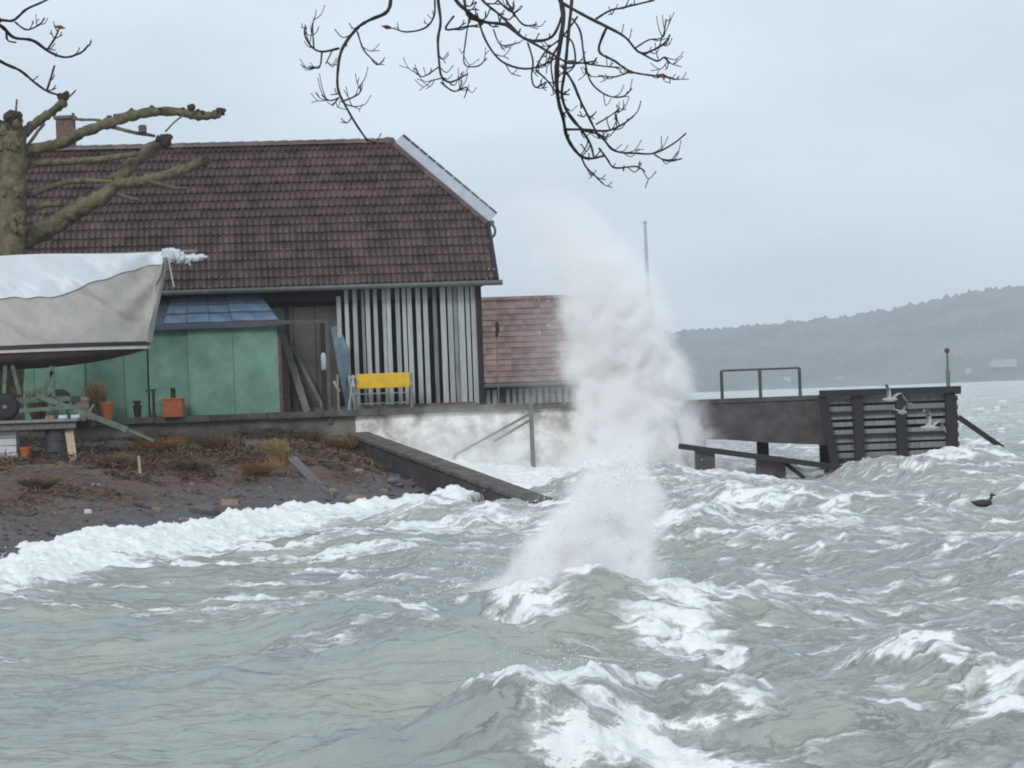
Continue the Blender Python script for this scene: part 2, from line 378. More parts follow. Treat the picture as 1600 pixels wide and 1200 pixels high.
# ------------------------------------------------------------------ lake
def water_material():
    m = bpy.data.materials.new('lake_water'); m.use_nodes = True; MATS['lake_water'] = m
    n, l = m.node_tree.nodes, m.node_tree.links; p = n['Principled BSDF']
    at = n.new('ShaderNodeAttribute'); at.attribute_name = 'foam'
    g = n.new('ShaderNodeNewGeometry')
    mpn = n.new('ShaderNodeMapping'); mpn.inputs['Scale'].default_value = (0.7, 1.5, 1.2); l.new(g.outputs['Position'], mpn.inputs[0])
    n1 = n.new('ShaderNodeTexNoise'); n1.inputs['Scale'].default_value = 3.2; n1.inputs['Detail'].default_value = 8; n1.inputs['Roughness'].default_value = 0.68; n1.inputs['Distortion'].default_value = 0.25
    l.new(mpn.outputs[0], n1.inputs['Vector'])
    a = n.new('ShaderNodeMath'); a.operation = 'MULTIPLY_ADD'; a.inputs[1].default_value = 1.5; l.new(n1.outputs['Fac'], a.inputs[0]); 
    a2 = n.new('ShaderNodeMath'); a2.operation = 'ADD'; a2.inputs[1].default_value = -0.75; l.new(at.outputs['Fac'], a2.inputs[0]); l.new(a2.outputs[0], a.inputs[2])
    vo = n.new('ShaderNodeTexVoronoi'); vo.feature = 'DISTANCE_TO_EDGE'; vo.inputs['Scale'].default_value = 1.9
    dv = n.new('ShaderNodeVectorMath'); dv.operation = 'MULTIPLY_ADD'; dv.inputs[1].default_value = (.9, .9, .9); l.new(n1.outputs['Color'], dv.inputs[0]); l.new(mpn.outputs[0], dv.inputs[2]); l.new(dv.outputs[0], vo.inputs['Vector'])
    la = n.new('ShaderNodeMapRange'); la.inputs['From Min'].default_value = .16; la.inputs['From Max'].default_value = 0.0; la.inputs['To Max'].default_value = .20; l.new(vo.outputs['Distance'], la.inputs[0])
    mp3 = n.new('ShaderNodeMapping'); mp3.inputs['Scale'].default_value = (.38, 2.2, 1.0); mp3.inputs['Rotation'].default_value = (0, 0, -.12); l.new(g.outputs['Position'], mp3.inputs[0])
    n4 = n.new('ShaderNodeTexNoise'); n4.inputs['Scale'].default_value = 1.5; n4.inputs['Detail'].default_value = 7; n4.inputs['Roughness'].default_value = .62; n4.inputs['Distortion'].default_value = .3; l.new(mp3.outputs[0], n4.inputs['Vector'])
    a3 = n.new('ShaderNodeMath'); a3.operation = 'ADD'; l.new(a.outputs[0], a3.inputs[0]); l.new(la.outputs[0], a3.inputs[1])
    a4 = n.new('ShaderNodeMath'); a4.operation = 'MULTIPLY_ADD'; a4.inputs[1].default_value = .9; l.new(n4.outputs['Fac'], a4.inputs[0]); 
    a5 = n.new('ShaderNodeMath'); a5.operation = 'ADD'; a5.inputs[1].default_value = -.52; l.new(a3.outputs[0], a5.inputs[0]); l.new(a5.outputs[0], a4.inputs[2]); a = a4
    fm = n.new('ShaderNodeMapRange'); fm.interpolation_type = 'SMOOTHSTEP'; fm.inputs['From Min'].default_value = 0.28; fm.inputs['From Max'].default_value = 0.78; l.new(a.outputs[0], fm.inputs[0])
    # silt: greener and browner streaks
    n3 = n.new('ShaderNodeTexNoise'); n3.inputs['Scale'].default_value = 0.35; n3.inputs['Detail'].default_value = 5; l.new(g.outputs['Position'], n3.inputs['Vector'])
    r = n.new('ShaderNodeValToRGB'); r.color_ramp.elements[0].position = 0.35; r.color_ramp.elements[1].position = 0.66
    r.color_ramp.elements[0].color = (0.320, 0.350, 0.348, 1); r.color_ramp.elements[1].color = (0.392, 0.408, 0.345, 1)
    l.new(n3.outputs['Fac'], r.inputs[0])
    mixc = n.new('ShaderNodeMix'); mixc.data_type = 'RGBA'; l.new(fm.outputs[0], mixc.inputs['Factor']); l.new(r.outputs[0], mixc.inputs['A']); mixc.inputs['B'].default_value = (0.84, 0.86, 0.835, 1)
    l.new(mixc.outputs['Result'], p.inputs['Base Color'])
    mr = n.new('ShaderNodeMapRange'); mr.inputs['To Min'].default_value = 0.16; mr.inputs['To Max'].default_value = 0.8; l.new(fm.outputs[0], mr.inputs[0]); l.new(mr.outputs[0], p.inputs['Roughness'])
    p.inputs['IOR'].default_value = 1.33
    mp2 = n.new('ShaderNodeMapping'); mp2.inputs['Scale'].default_value = (0.55, 1.5, 1.0); l.new(g.outputs['Position'], mp2.inputs[0])
    n2 = n.new('ShaderNodeTexNoise'); n2.inputs['Scale'].default_value = 2.2; n2.inputs['Detail'].default_value = 7; n2.inputs['Roughness'].default_value = 0.55; n2.inputs['Distortion'].default_value = 0.1; l.new(mp2.outputs[0], n2.inputs['Vector'])
    hm = n.new('ShaderNodeMath'); hm.operation = 'MULTIPLY_ADD'; hm.inputs[1].default_value = 0.35; l.new(fm.outputs[0], hm.inputs[0]); l.new(n2.outputs['Fac'], hm.inputs[2])
    bp = n.new('ShaderNodeBump'); bp.inputs['Strength'].default_value = 0.85; bp.inputs['Distance'].default_value = 0.17; l.new(hm.outputs[0], bp.inputs['Height']); l.new(bp.outputs[0], p.inputs['Normal'])
water_material()

ys = [12.0]
while ys[-1] < 88: ys.append(ys[-1] * 1.0033)
while ys[-1] < 2600: ys.append(ys[-1] * 1.017)
NC = 720
tt = np.linspace(-1, 1, NC)
YY = np.repeat(np.array(ys)[:, None], NC, 1); XX = YY * 0.36 * tt[None, :]
H = np.zeros_like(YY); F = np.zeros_like(YY)
calm = 1 - 0.5 * sstep(0.5, -3.0, XX + 0.03 * (YY - 30))          # sheltered water on the beach side
far = 1 - 0.8 * sstep(90, 500, YY)
for i in range(46):
    lam = 0.5 * 1.085 ** i * (0.9 + 0.2 * RNG.rand()); ang = R(205) + RNG.randn() * 0.62
    k = 2 * math.pi / lam; ph = RNG.rand() * 6.28
    amp = 0.0125 * lam ** 0.82 * (0.35 if lam > 9 else 1) * (0.5 if lam > 14 else 1)
    fade = sstep(lam * 260, lam * 90, YY)
    q = k * (math.cos(ang) * XX + math.sin(ang) * YY) + ph + 2.2 * fbm(XX * 0.17 + i, YY * 0.17, 2)
    H += amp * fade * calm * far * (np.exp(np.sin(q) - 1) * 2.3 - 1.0)
# (points along the crest: pixel column, pixel row, crest height), steep-side reach, back reach, how far it breaks from the start of the line
CRESTS = [
    ([(770, 985, .12), (815, 935, .38), (870, 897, .60), (935, 880, .70), (1000, 890, .62), (1060, 905, .50), (1135, 903, .50), (1300, 927, .30), (1500, 938, .2)], 0.75, 1.9, 4.6),
    ([(770, 1135, .12), (800, 1095, .40), (850, 1060, .58), (920, 1045, .60), (1010, 1040, .52), (1120, 1043, .56), (1200, 1070, .45), (1400, 1120, .3), (1600, 1155, .2)], 0.45, 1.5, 5.2),
    ([(1010, 842, .15), (1040, 818, .48), (1075, 803, .66), (1150, 788, .72), (1220, 800, .58), (1330, 838, .40), (1500, 880, .28)], 0.8, 2.2, 3.2),
    ([(860, 742, .2), (905, 733, .45), (965, 726, .65), (1040, 735, .55), (1110, 757, .3)], 1.0, 2.2, 2.4),
    ([(1290, 800, .1), (1350, 786, .5), (1420, 792, .42), (1500, 808, .15)], 0.8, 1.8, 0),
    ([(1330, 752, .1), (1440, 722, .5), (1500, 706, .7), (1560, 700, .72), (1640, 694, .6)], 1.1, 2.0, 3.5),
    ([(420, 1175, .08), (500, 1158, .2), (560, 1160, .22), (660, 1172, .08)], 0.35, 0.8, 0),
    ([(1180, 1010, .1), (1330, 1002, .18), (1480, 1010, .2), (1620, 1006, .2)], 0.5, 1.2, 0),
    ([(1120, 760, .1), (1240, 762, .25), (1400, 760, .25), (1600, 750, .2)], 0.8, 1.5, 0),
]
cres_b = np.zeros_like(H)
for pts, wf, wb, brk in CRESTS:
    P3 = [G(*p) for p in pts]
    d, par, side = seg_dist(XX, YY, P3)
    wf, wb = wf * 1.7, wb * 1.15
    near_c = d < 9.0; xn, yn = XX[near_c], YY[near_c]; num = np.zeros_like(xn); den = np.zeros_like(xn); dn_ = d[near_c]
    for q_ in np.linspace(0, len(pts) - 1, 7 * len(pts)):           # position along the crest, eased where the line bends
        i_ = min(int(q_), len(pts) - 2); t_ = q_ - i_; cx_ = P3[i_].x * (1 - t_) + P3[i_ + 1].x * t_; cy_ = P3[i_].y * (1 - t_) + P3[i_ + 1].y * t_
        w_ = np.exp(-4.5 * (np.hypot(xn - cx_, yn - cy_) - dn_)); num += w_ * q_; den += w_
    par0 = par; par = par.copy(); par[near_c] = num / den
    wob = (fbm(XX * 0.55, YY * 0.55, 2) - 0.5)
    s = d * side + wob * 0.5                        # side + : beyond the crest as seen from the near shore
    hh = np.interp(par, range(len(pts)), [p[2] for p in pts])
    endc = sstep(0.42, 1.15, par) * sstep(0.42, 1.2, len(pts) - 1 - par)
    hh = hh * endc * (1 + 0.35 * (fbm(XX * 2.2 + 9, YY * 0.9, 3) - 0.5))
    prof = np.where(s > 0, np.exp(-(np.abs(s) / wb) ** 1.5), np.exp(-(np.abs(s) / wf) ** 1.5))
    H = np.maximum(H, H * 0.45 + hh * prof) - 0.13 * hh * np.exp(-((s + 2.1 * wf) / wf) ** 2) * endc   # trough ahead of the steep side
    if brk:
        w = 1 - sstep(brk - 1.6, brk + 0.8, par)
        cres_b = np.maximum(cres_b, w * np.exp(-((s - 0.10) / 0.33) ** 2) * endc * 0.9)
        cres_b = np.maximum(cres_b, 0.62 * w * sstep(-wf * .5, 0, s) * sstep(wb * 1.2, 0.2, s) * endc * sstep(.30, .66, fbm(XX * 2.6 + 3, YY * 2.0, 4)))
F = np.maximum(F, cres_b)
# churned patches left by the breakers
for (px, py, rx, ry, st) in [(1010, 935, 95, 34, .95), (1075, 960, 90, 26, .85), (1060, 992, 110, 20, .7), (1135, 1020, 45, 26, .8), (950, 1085, 120, 36, .38), (860, 1165, 75, 52, .62),
                             (990, 1150, 140, 50, .42), (1000, 1190, 230, 30, .55), (1180, 1150, 110, 30, .5), (1190, 797, 70, 11, .85), (1160, 815, 110, 14, .5), (860, 745, 90, 16, 1.0), (760, 745, 90, 22, .95),
                             (1150, 752, 120, 10, .6), (700, 800, 160, 12, .75), (880, 790, 70, 14, .6), (1520, 715, 70, 10, .7), (960, 860, 120, 26, .6), (1350, 780, 160, 10, .35), (840, 985, 90, 14, .55), (560, 1010, 200, 14, .30)]:
    c = G(px, py, 0.1); e1 = (G(px + rx, py, 0.1) - c).length; e2 = abs(G(px, py - ry, 0.1).y - c.y)
    u = (XX - c.x) / e1; v = (YY - c.y) / e2
    F = np.maximum(F, (st + .22) * np.exp(-(u * u + v * v) ** 1.3))
# surf along the beach
sd, sp, ss = seg_dist(XX, YY, SHORE)
s = np.where(XX > -0.3, sd, -sd * ss)                                           # metres out from the water's edge
along = sstep(1.5, 1.8, sp) * sstep(7.7, 6.4, sp)
wv = (fbm(XX * 0.45, YY * 0.45, 3) - 0.5)
surf = np.exp(-((s - 0.55 + 1.6 * wv) / 1.0) ** 2) * along
H = H * sstep(-1.0, 4.0, s) * 1.0 + np.where(YY < 70, surf * (0.30 + 0.5 * wv), 0)
F = np.where(YY < 70, np.maximum(F, 1.05 * sstep(3.6 + 2.5 * wv, 1.0, s) * along), F)
F = np.where(YY < 70, np.maximum(F, 0.85 * sstep(15, 2.0, s) * sstep(.44, .64, fbm(XX * 0.35, YY * 1.3, 4)) * along), F)
# streaks and scattered white caps
st = fbm(XX * 0.35 + 0.12 * YY, YY * 0.8, 5, 0.6)
F = np.maximum(F, 0.62 * sstep(.48, .70, st) * (0.40 + 0.60 * sstep(-1.5, 2.5, XX)))
F = np.maximum(F, 0.46 * sstep(-0.5, 2.5, XX - 0.02 * YY))
cap = sstep(0.20, 0.42, H) * sstep(.40, .62, fbm(XX * 1.7 + 40, YY * 1.2, 4))
F = np.maximum(F, 0.75 * cap)
F = np.maximum(F, 0.46 * sstep(60, 200, YY) * sstep(.40, .60, fbm(XX * 0.05 + 3, YY * 0.03, 5)))
F = np.maximum(F, 0.22 * sstep(66, 110, YY))
# swash running up the slipway
on = (wing_side(XX, YY) > 0) & (YY < 66.5) & (YY > 45)
rz = ramp_z(XX, YY)
H = np.where(on, np.maximum(H, rz + H * 0.4), H)
F = np.where(on, np.maximum(F, sstep(0.02, 0.14, rz) * 0.9 + 0.75 * sstep(57, 62, YY) * sstep(5.5, 2.5, XX)), F)
# foam stands up in lumps
lump = fbm(XX * 3.1, YY * 3.1, 4, 0.6); lump2 = fbm(XX * 9 + 7, YY * 9, 3, 0.55)
nearw = sstep(95, 60, YY)
H += nearw * np.clip(F, 0, 1) ** 1.4 * ((lump - 0.45) * 0.26 + (lump2 - 0.5) * 0.13)
H += nearw * ((fbm(XX * 1.4, YY * 2.4, 4) - .5) * 0.11 + (fbm(XX * 3.6 + 5, YY * 6.5, 3) - .5) * 0.045 * sstep(45, 20, YY))
# chop leans the crests over to the shore
gyH = np.gradient(H, axis=0) / np.gradient(YY, axis=0)
tag(grid_object('lake_water', XX - 0.12 * np.clip(H, 0, .8) * nearw, YY - 0.22 * np.clip(H, 0, .8) * nearw, H, 'lake_water', {'foam': F}), 'rough grey green lake with breaking waves and white foam', kind='structure')
def water_h(x, y):
    r = int(np.argmin(np.abs(np.array(ys) - y))); c = int(np.clip(round((x / (y * 0.36) + 1) / 2 * (NC - 1)), 0, NC - 1)); return float(H[r, c])

# ------------------------------------------------------------------ far shore
hx, hy = np.meshgrid(np.linspace(-1150, 1500, 900), np.concatenate([[2280, 2300], np.linspace(2320, 3000, 60)]))
ridge = np.interp(hx, [-1150, -500, 0, 170, 260, 330, 400, 470, 540, 620, 760, 900, 1500], [46, 50, 56, 58, 61, 66, 70, 78, 93, 97, 100, 94, 80])
t = np.clip((hy - 2320) / 560, 0, 1)
hz = ridge * (0.10 + 0.9 * np.sin(t * math.pi / 2) ** 1.1) * sstep(2290, 2345, hy)
crown_h = fbm(hx * 0.085, hy * 0.085, 3, .6)
hz = hz + sstep(2310, 2350, hy) * (crown_h ** 1.3 * 19 + RNG.rand(*hx.shape) * 3.5) - 1.0 + 6 * (fbm(hx * 0.012, hy * .012, 3) - .5)
tag(grid_object('forest_hill', hx, hy, hz, 'forest'), 'hazy wooded hill across the lake', kind='structure')
FAR = [(1424, 588, 11, 9), (1444, 590, 8, 6), (1459, 587, 8, 8), (1512, 578, 9, 7), (1566, 565, 40, 7), (1565, 588, 9, 9), (1228, 593, 12, 8), (1310, 592, 13, 7), (1175, 605, 9, 6)]
far_lab = ['small white gabled house on the far shore below the wood', 'tiny pale house beside the white gabled one across the lake', 'pale narrow house with its roof against the far trees', 'low pale house at the wood edge near the long far building',
           'long low pale building at the foot of the far hill', 'grey house under the long pale building across the lake', 'pale house on the far shore behind the jetty railing', 'low wide house on the far shore behind the timber screen',
           'small faint house at the far water edge beside the spray', 'faint pale house halfway up the far wooded hill', 'smaller faint house on the far hillside among trees', 'faint house low on the far hillside above the railing']
for i, (px, py, w, h) in enumerate(FAR):
    d = 2330 if py > 556 else 2470
    c = W(px, py, d); sw = w / FPX * d; sh = h / FPX * d; dep = min(sw, 14)
    o = thing('far_house', (c.x, d, c.z - sh * 1.2), far_lab[i], 'house', 'houses on the far shore')
    MB().box((c.x, d, c.z - sh * 0.35), sw, dep, sh * 1.7).build('wall', 'far_white', o)
    x0, x1, y0, y1 = c.x - sw * .54, c.x + sw * .54, d - dep * .55, d + dep * .55; z0 = c.z + sh * .502; z1 = c.z + sh * 1.0
    MB().raw([(x0, y0, z0), (x1, y0, z0), (x1, y1, z0), (x0, y1, z0), (x0, d, z1), (x1, d, z1)], [(0, 1, 5, 4), (2, 3, 4, 5), (0, 4, 3), (1, 2, 5), (3, 2, 1, 0)]).build('roof', 'far_roof', o)

# ------------------------------------------------------------------ quay
quay = thing('quay_wall', Q(10, 1, -2.2), 'weathered concrete quay wall with dark coping under the boathouse', 'wall')
SPLIT = 6.55
def quay_face(a0, a1, name, m, b0, zlo, batter=0.16):
    n = max(2, int((a1 - a0) / 0.12)); nh = 24
    A, Hh = np.meshgrid(np.linspace(a0, a1, n), np.linspace(zlo, -0.16, nh))
    B = b0 + batter * (Hh / 2.2) + (fbm(A * 1.5, Hh * 2.0 + 30, 4) - .5) * 0.14
    X = QO.x + E1.x * A + E2.x * B; Y = QO.y + E1.y * A + E2.y * B; Z = QO.z + Hh
    return grid_object(name, X[:, ::-1], Y[:, ::-1], Z[:, ::-1], m, parent=quay)
quay_face(0.0, SPLIT, 'face', 'concrete_light', 0.12, -3.2)
quay_face(SPLIT + .01, 34, 'face', 'concrete_dark', 0.10, -2.2, 0.05)
# end face towards the harbour mouth, body and top
mb = MB(); mb.box(Q(17.1, 9.2, -1.72), 34.1, 18.0, 3.1, E1, E2); mb.build('body', 'concrete_dark', quay)
for i in range(23):
    a0 = -0.08 + i * 1.5
    MB().box(Q(a0 + .745, 0.33 + random.uniform(-.012, .012), -0.07 + random.uniform(-.008, .006)), 1.485, 0.80, 0.17, E1, E2).build('coping_slab', 'coping', quay, bevel=0.015)
# paving behind the coping
MB().box(Q(17.2, 9.8, -0.09), 34.2, 18.0, 0.12, E1, E2).build('paving', 'concrete_dark', quay)

# slipway wing wall and its rubble toe
wing = thing('wing_wall', (WING_A.x + .3, 60, 0.4), 'dark wet sloping wing wall running down into the surf', 'wall')
n = 16; mb = MB(); dirw = (WING_B - WING_A); dirw.z = 0; dirw.normalize(); nrm = Vector((-dirw.y, dirw.x, 0))   # towards the slipway
vs_ = []
for i in range(n):
    t = i / (n - 1); p = WING_A.lerp(WING_B, t); p.z += random.uniform(-.03, .03)
    for off, z in ((-0.34 - .25, -1.0), (-0.30, p.z - .02), (0.18, p.z), (0.26, -1.0)):
        vs_.append(Vector((p.x, p.y, 0)) + nrm * off + UP * z)
fs = [(i * 4 + k, i * 4 + k + 1, i * 4 + k + 5, i * 4 + k + 4) for i in range(n - 1) for k in range(3)] + [(0, 1, 2, 3), tuple((n - 1) * 4 + k for k in (3, 2, 1, 0))]
mb.raw(vs_, fs).build('face', 'concrete_wet', wing)
for i in range(9):
    t0, t1 = i / 9 + .004, (i + 1) / 9 - .004
    a, b = WING_A.lerp(WING_B, t0), WING_A.lerp(WING_B, t1)
    MB().bar(a + UP * .045 - nrm * .06, b + UP * .045 - nrm * .06, 0.60, 0.10, UP).build('cap_slab', 'coping', wing, bevel=0.015)
for i in range(44):
    t = 0.36 + 0.66 * random.random() ** 0.8; p = WING_A.lerp(WING_B, t); off = -0.5 - random.random() * 1.5 * (1.1 - t * .5)
    x, y = p.x + nrm.x * off, p.y + nrm.y * off
    z = max(ground(x, y), -0.12); r = random.uniform(0.08, 0.20)
    tag(MB().blob((x, y, z + r * .25), r * 1.25, r, r * .75, 0.45, 7, 5).build('riprap_stone', 'stone_wet'), 'dark wet rubble stone heaped at the foot of the wing wall', 'stone', 'rubble stones along the wing wall')

# ------------------------------------------------------------------ boathouse with slatted front and dark tiled roof
HO = 1.5                                    # front wall stands this far behind the quay edge
def hw(px, dd=67.4):                        # house position along the front for a sight line
    best = None
    for k in range(4):
        p = W(px, 620, dd); a = (p - Q(0, HO)).dot(E1); dd = Q(a, HO).y
    return a
A_R = hw(752.5)                             # right-hand corner of the house
def HL(a, b, h): return Q(A_R + a, HO + b, h)
house = thing('boathouse', HL(6, 0, 0), 'large boathouse with white slatted front and dark brown tiled roof', 'building')
EAVE_H, RIDGE_H = 3.44, 7.78; OV = 0.5; RUN = RIDGE_H - EAVE_H; SL = math.sqrt(2)
LEN = 19.0
# body (dark interior behind the slats), side and back walls
mb = MB(); mb.box(HL(LEN / 2, 3.95, 1.80), LEN - .06, 7.1, 3.60, E1, E2); mb.build('wall', 'timber_dark', house)
MB().box(HL(0.0, 0.12, 1.72), 0.16, 0.3, 3.44, E1, E2).build('corner_post', 'timber_dark', house)
MB().box(HL(4.05, 0.17, 3.24), 8.0, 0.2, 0.42, E1, E2).build('wall_plate', 'timber_dark', house)
MB().box(HL(LEN / 2, 0.10, 0.06), LEN - .3, 0.2, 0.10, E1, E2).build('sill', 'concrete_dark', house)
slats = [(525, 22, 0), (572, 24, 0), (617, 16, 1), (645, 24, 0), (688, 22, 0), (738, 20, 0), (764, 24, 0), (815, 24, 0), (852, 20, 0), (883, 26, 0), (932, 26, 0), (973, 26, 0), (1026, 22, 1), (1073, 30, 0), (1113, 28, 0), (1144, 22, 1), (1176, 34, 0), (1213, 22, 0), (1250, 36, 0)]
for zx, zw, dull in slats:
    zx += 6                                    # read half-way up a leaning line
    a = hw(400 + zx / 3.636) - A_R; w = zw / 3.636 / FPX * 67.5
    MB().box(HL(a, 0.045 + random.uniform(-.008, .008), 1.70 + random.uniform(-.02, .02)), w, 0.03, 3.28 + random.uniform(-.06, .06), E1, E2).build('slat', 'slat_grey' if dull else 'slat_white', house)
# sliding door, its frame, and the short pale board beside it
a0, a1 = hw(428) - A_R, hw(531) - A_R
for k in range(3):
    MB().box(HL(a1 + (a0 - a1) * (k + .5) / 3, 0.38, 1.45), abs(a0 - a1) / 3 - .02, 0.05, 2.9, E1, E2).build('door_panel', 'door_panel', house)
MB().box(HL(hw(531) - A_R - .05, 0.08, 2.2), 0.12, 0.06, 1.9, E1, E2).build('door_post', 'slat_white', house)
MB().box(HL(hw(453) - A_R, 0.33, 1.5), 0.10, 0.05, 2.85, E1, E2).build('door_post', 'timber_dark', house)
# roof: shell, courses of tiles, half-hip, ridge, gutter
roof_o = MB()
VX = -0.46                                     # verge
BRK = 1.68                                     # height of the verge before the half-hip starts
RA = 2.15                                      # ridge end along the front
def RF(a, u, off=0.0):                         # point on the front slope: u metres up the slope from the eave, off out of it
    return HL(a, -OV + u / SL - off / SL, EAVE_H + u / SL + off / SL)
UR = RUN * SL; UB = BRK * SL
bk = 2 * (RUN) - OV
v = [RF(VX, 0), RF(VX, UB), RF(RA, UR), RF(LEN, UR), RF(LEN, 0),
     HL(VX, bk - 0, EAVE_H), HL(VX, bk - BRK, EAVE_H + BRK), HL(LEN, bk, EAVE_H)]
roof_o.raw(v, [(0, 4, 3, 2, 1), (5, 6, 2, 3, 7), (1, 2, 6), (0, 1, 6, 5), (4, 7, 3), (0, 5, 7, 4)])
roof = roof_o.build('roof', 'timber_dark', house)
GA, TW = 0.365, 0.335                          # gauge and width of a tile
NR = int(UR / GA)
def tile_geo():
    prof = [(-.5, .012), (-.40, .0), (-.30, .004), (-.17, .055), (-.04, .004), (.06, .0), (.16, .004), (.31, .057), (.44, .006), (.5, .012)]
    vs_, fs = [], []
    for u, lift in ((-.02, .040), (GA + .05, .0)):
        for x, h in prof: vs_.append((x * (TW - .004), u, h + lift))
    for x, h in prof: vs_.append((x * (TW - .004), -.02, h * .3 + .004))
    m_ = len(prof)
    for i in range(m_ - 1):
        fs.append((i, i + 1, m_ + i + 1, m_ + i)); fs.append((2 * m_ + i, 2 * m_ + i + 1, i + 1, i))
    return vs_, fs
TV, TF = tile_geo()
tme = bpy.data.meshes.new('tile'); tme.from_pydata(TV, [], TF); tme.materials.append(MATS['roof_tile'])
ex = -E1; eu = (RF(0, 1) - RF(0, 0)).normalized(); en = ex.cross(eu).normalized()
spots = []
for r in range(NR + 1):
    u = r * GA
    if u > UR - .12: break
    lim = VX if u <= UB else VX + (RA - VX) * (u - UB) / (UR - UB)
    a = lim + TW / 2 + (0 if u <= UB else 0.04)
    while a < LEN - .2:
        spots.append((a, u)); a += TW
vis = [s_ for s_ in spots if s_[0] < 10.2]
vis.sort(key=lambda s_: s_[0] + 0.25 * s_[1])
single = set(vis[:300]); rest = MB()
for a, u in spots:
    q = Matrix(((ex.x, eu.x, en.x), (ex.y, eu.y, en.y), (ex.z, eu.z, en.z)))
    jit = Vector((random.uniform(-.006, .006), random.uniform(-.008, .008), random.uniform(0, .006)))
    base = RF(a, u, 0.012) + q @ jit
    if (a, u) in single:
        o = bpy.data.objects.new('tile', tme); COL.objects.link(o); o.parent = roof
        o.matrix_local = Matrix.Translation(base - origin_of(roof)) @ q.to_4x4()
    else:
        rest.raw([base + q @ Vector(t_) for t_ in TV], TF)
tag(rest.build('tile_courses', 'roof_tile', roof), None, kind='stuff')
for k in range(int((LEN - RA) / 0.42)):        # ridge tiles
    c0 = HL(RA - .10 + k * 0.42, -OV + RUN, RIDGE_H - .02)
    pts = []
    for i in range(7):
        an = math.pi * i / 6; pts.append((math.cos(an) * .17, math.sin(an) * .14))
    vs_ = [c0 + E1 * l_ + E2 * x * s_ + UP * (z * s_) for l_, s_ in ((0, 1.12), (.44, .96)) for x, z in pts]
    MB().raw(vs_, [(i, i + 1, 8 + i, 7 + i) for i in range(6)] + [tuple(range(7))]).build('ridge_tile', 'roof_tile', roof)
MB().blob(HL(RA - .12, -OV + RUN, RIDGE_H - .05), .26, .2, .2, .4).build('ridge_end', 'roof_tile', roof)
# sheet-metal flashing standing along the hip, dark cap on its upper edge
h0, h1 = RF(VX - .02, UB - .02, .06), RF(RA - .25, UR - .12, .06)
hd = (h1 - h0).normalized(); side_ = (hd.cross(E2)).normalized()
if side_.dot(-E1) < 0: side_ = -side_
fw = 0.35
MB().raw([h0, h1, h1 + side_ * fw * .9, h0 + side_ * fw, h0 + E2 * .3, h1 + E2 * .3, h1 + side_ * fw * .9 + E2 * .3, h0 + side_ * fw + E2 * .3],
         [(0, 1, 2, 3), (7, 6, 5, 4), (3, 2, 6, 7), (0, 4, 5, 1), (1, 5, 6, 2), (0, 3, 7, 4)]).build('hip_flashing', 'zinc', house)
MB().bar(h0 - side_ * .03 - E2 * .03, h1 - side_ * .03 - E2 * .03, .13, .07, E2).build('hip_trim', 'roof_tile', house)
nk = 11
for k in range(nk):
    p = h0.lerp(h1, (k + .5) / nk) + side_ * (fw + .015) + E2 * .12
    MB().box(p, (h1 - h0).length / nk * .93, .3, .05, hd, E2, side_).build('hip_tile', 'roof_tile', house)
MB().bar(RF(VX - .02, -.02, .02), RF(VX - .02, UB + .02, .02), .10, .14, E2).build('verge_board', 'timber_dark', house)
MB().tube([RF(LEN, -.02) - UP * .06 + E2 * -.06, RF(VX - .16, -.02) - UP * .06 - E2 * .06], .075, 8).build('gutter', 'gutter_metal', house)
hg = RF(VX - .12, UB + .02)
MB().tube([hg + E2 * 3, hg - E2 * .12], .08, 8).build('hip_gutter', 'gutter_metal', house)
MB().tube(spline([hg - E2 * .02, hg - E1 * .10 - UP * .18, hg - E1 * .06 - UP * .36, hg + E1 * .1 - UP * .46, RF(VX + .05, UB - .9, .12)], 4), .035, 6).build('downpipe', 'gutter_metal', house)
cc = W(102, 207, 71.3)
ch = MB(); ch.box((cc.x, cc.y, cc.z - .25), .5, .5, 1.3); ch.build('chimney', 'brick', roof)
MB().box((cc.x, cc.y, cc.z + .43), .62, .62, .09).build('chimney_cap', 'concrete_dark', roof)

# ------------------------------------------------------------------ red-roofed boathouse further out
RD = 100.0
rtop = W(1010, 461, RD); O2 = Vector((rtop.x, RD, 0)); RZ = rtop.z; EZ = 2.93; RUN2 = RZ - EZ
def H2(a, b, z): return O2 + E1 * a + E2 * b + UP * z          # b from the ridge line (negative = towards the near side)
red = thing('boathouse', H2(8, 0, 0), 'smaller boathouse with faded red tiled roof and grey board wall half hidden by the splash', 'building')
L2 = 20.0
rr = MB().raw([H2(-.45, -RUN2, EZ), H2(0, 0, RZ), H2(L2, 0, RZ), H2(L2, -RUN2, EZ), H2(L2, RUN2, EZ), H2(-.45, RUN2, EZ)], [(0, 3, 2, 1), (1, 2, 4, 5), (0, 1, 5), (3, 4, 2), (0, 5, 4, 3)]).build('roof', 'red_tile', red)
s2 = RUN2 * SL; ng = int(s2 / .33); mb = MB(); eu2 = (H2(0, 0, RZ) - H2(0, -RUN2, EZ)).normalized(); en2 = ex.cross(eu2).normalized(); wt = .24
for r in range(ng):
    a = -.42 + .45 * r / ng
    while a < 12.5:
        p = H2(a + wt / 2, -RUN2, EZ) + eu2 * (r * .33) + en2 * (.02 + random.uniform(0, .012))
        vs_ = [p + ex * x + eu2 * u + en2 * h for u, h in ((0, .05), (.36, .012)) for x in (-.118, .118)] + [p + ex * x + en2 * -.01 for x in (-.118, .118)]
        mb.raw(vs_, [(0, 1, 3, 2), (4, 5, 1, 0)]); a += wt
tag(mb.build('tile_courses', 'red_tile', rr), None, kind='stuff')
for k in range(26):
    MB().tube([H2(-.05 + k * .45, 0, RZ + .0), H2(.41 + k * .45, 0, RZ + .02)], [.13, .11], 8).build('ridge_tile', 'red_tile', rr)
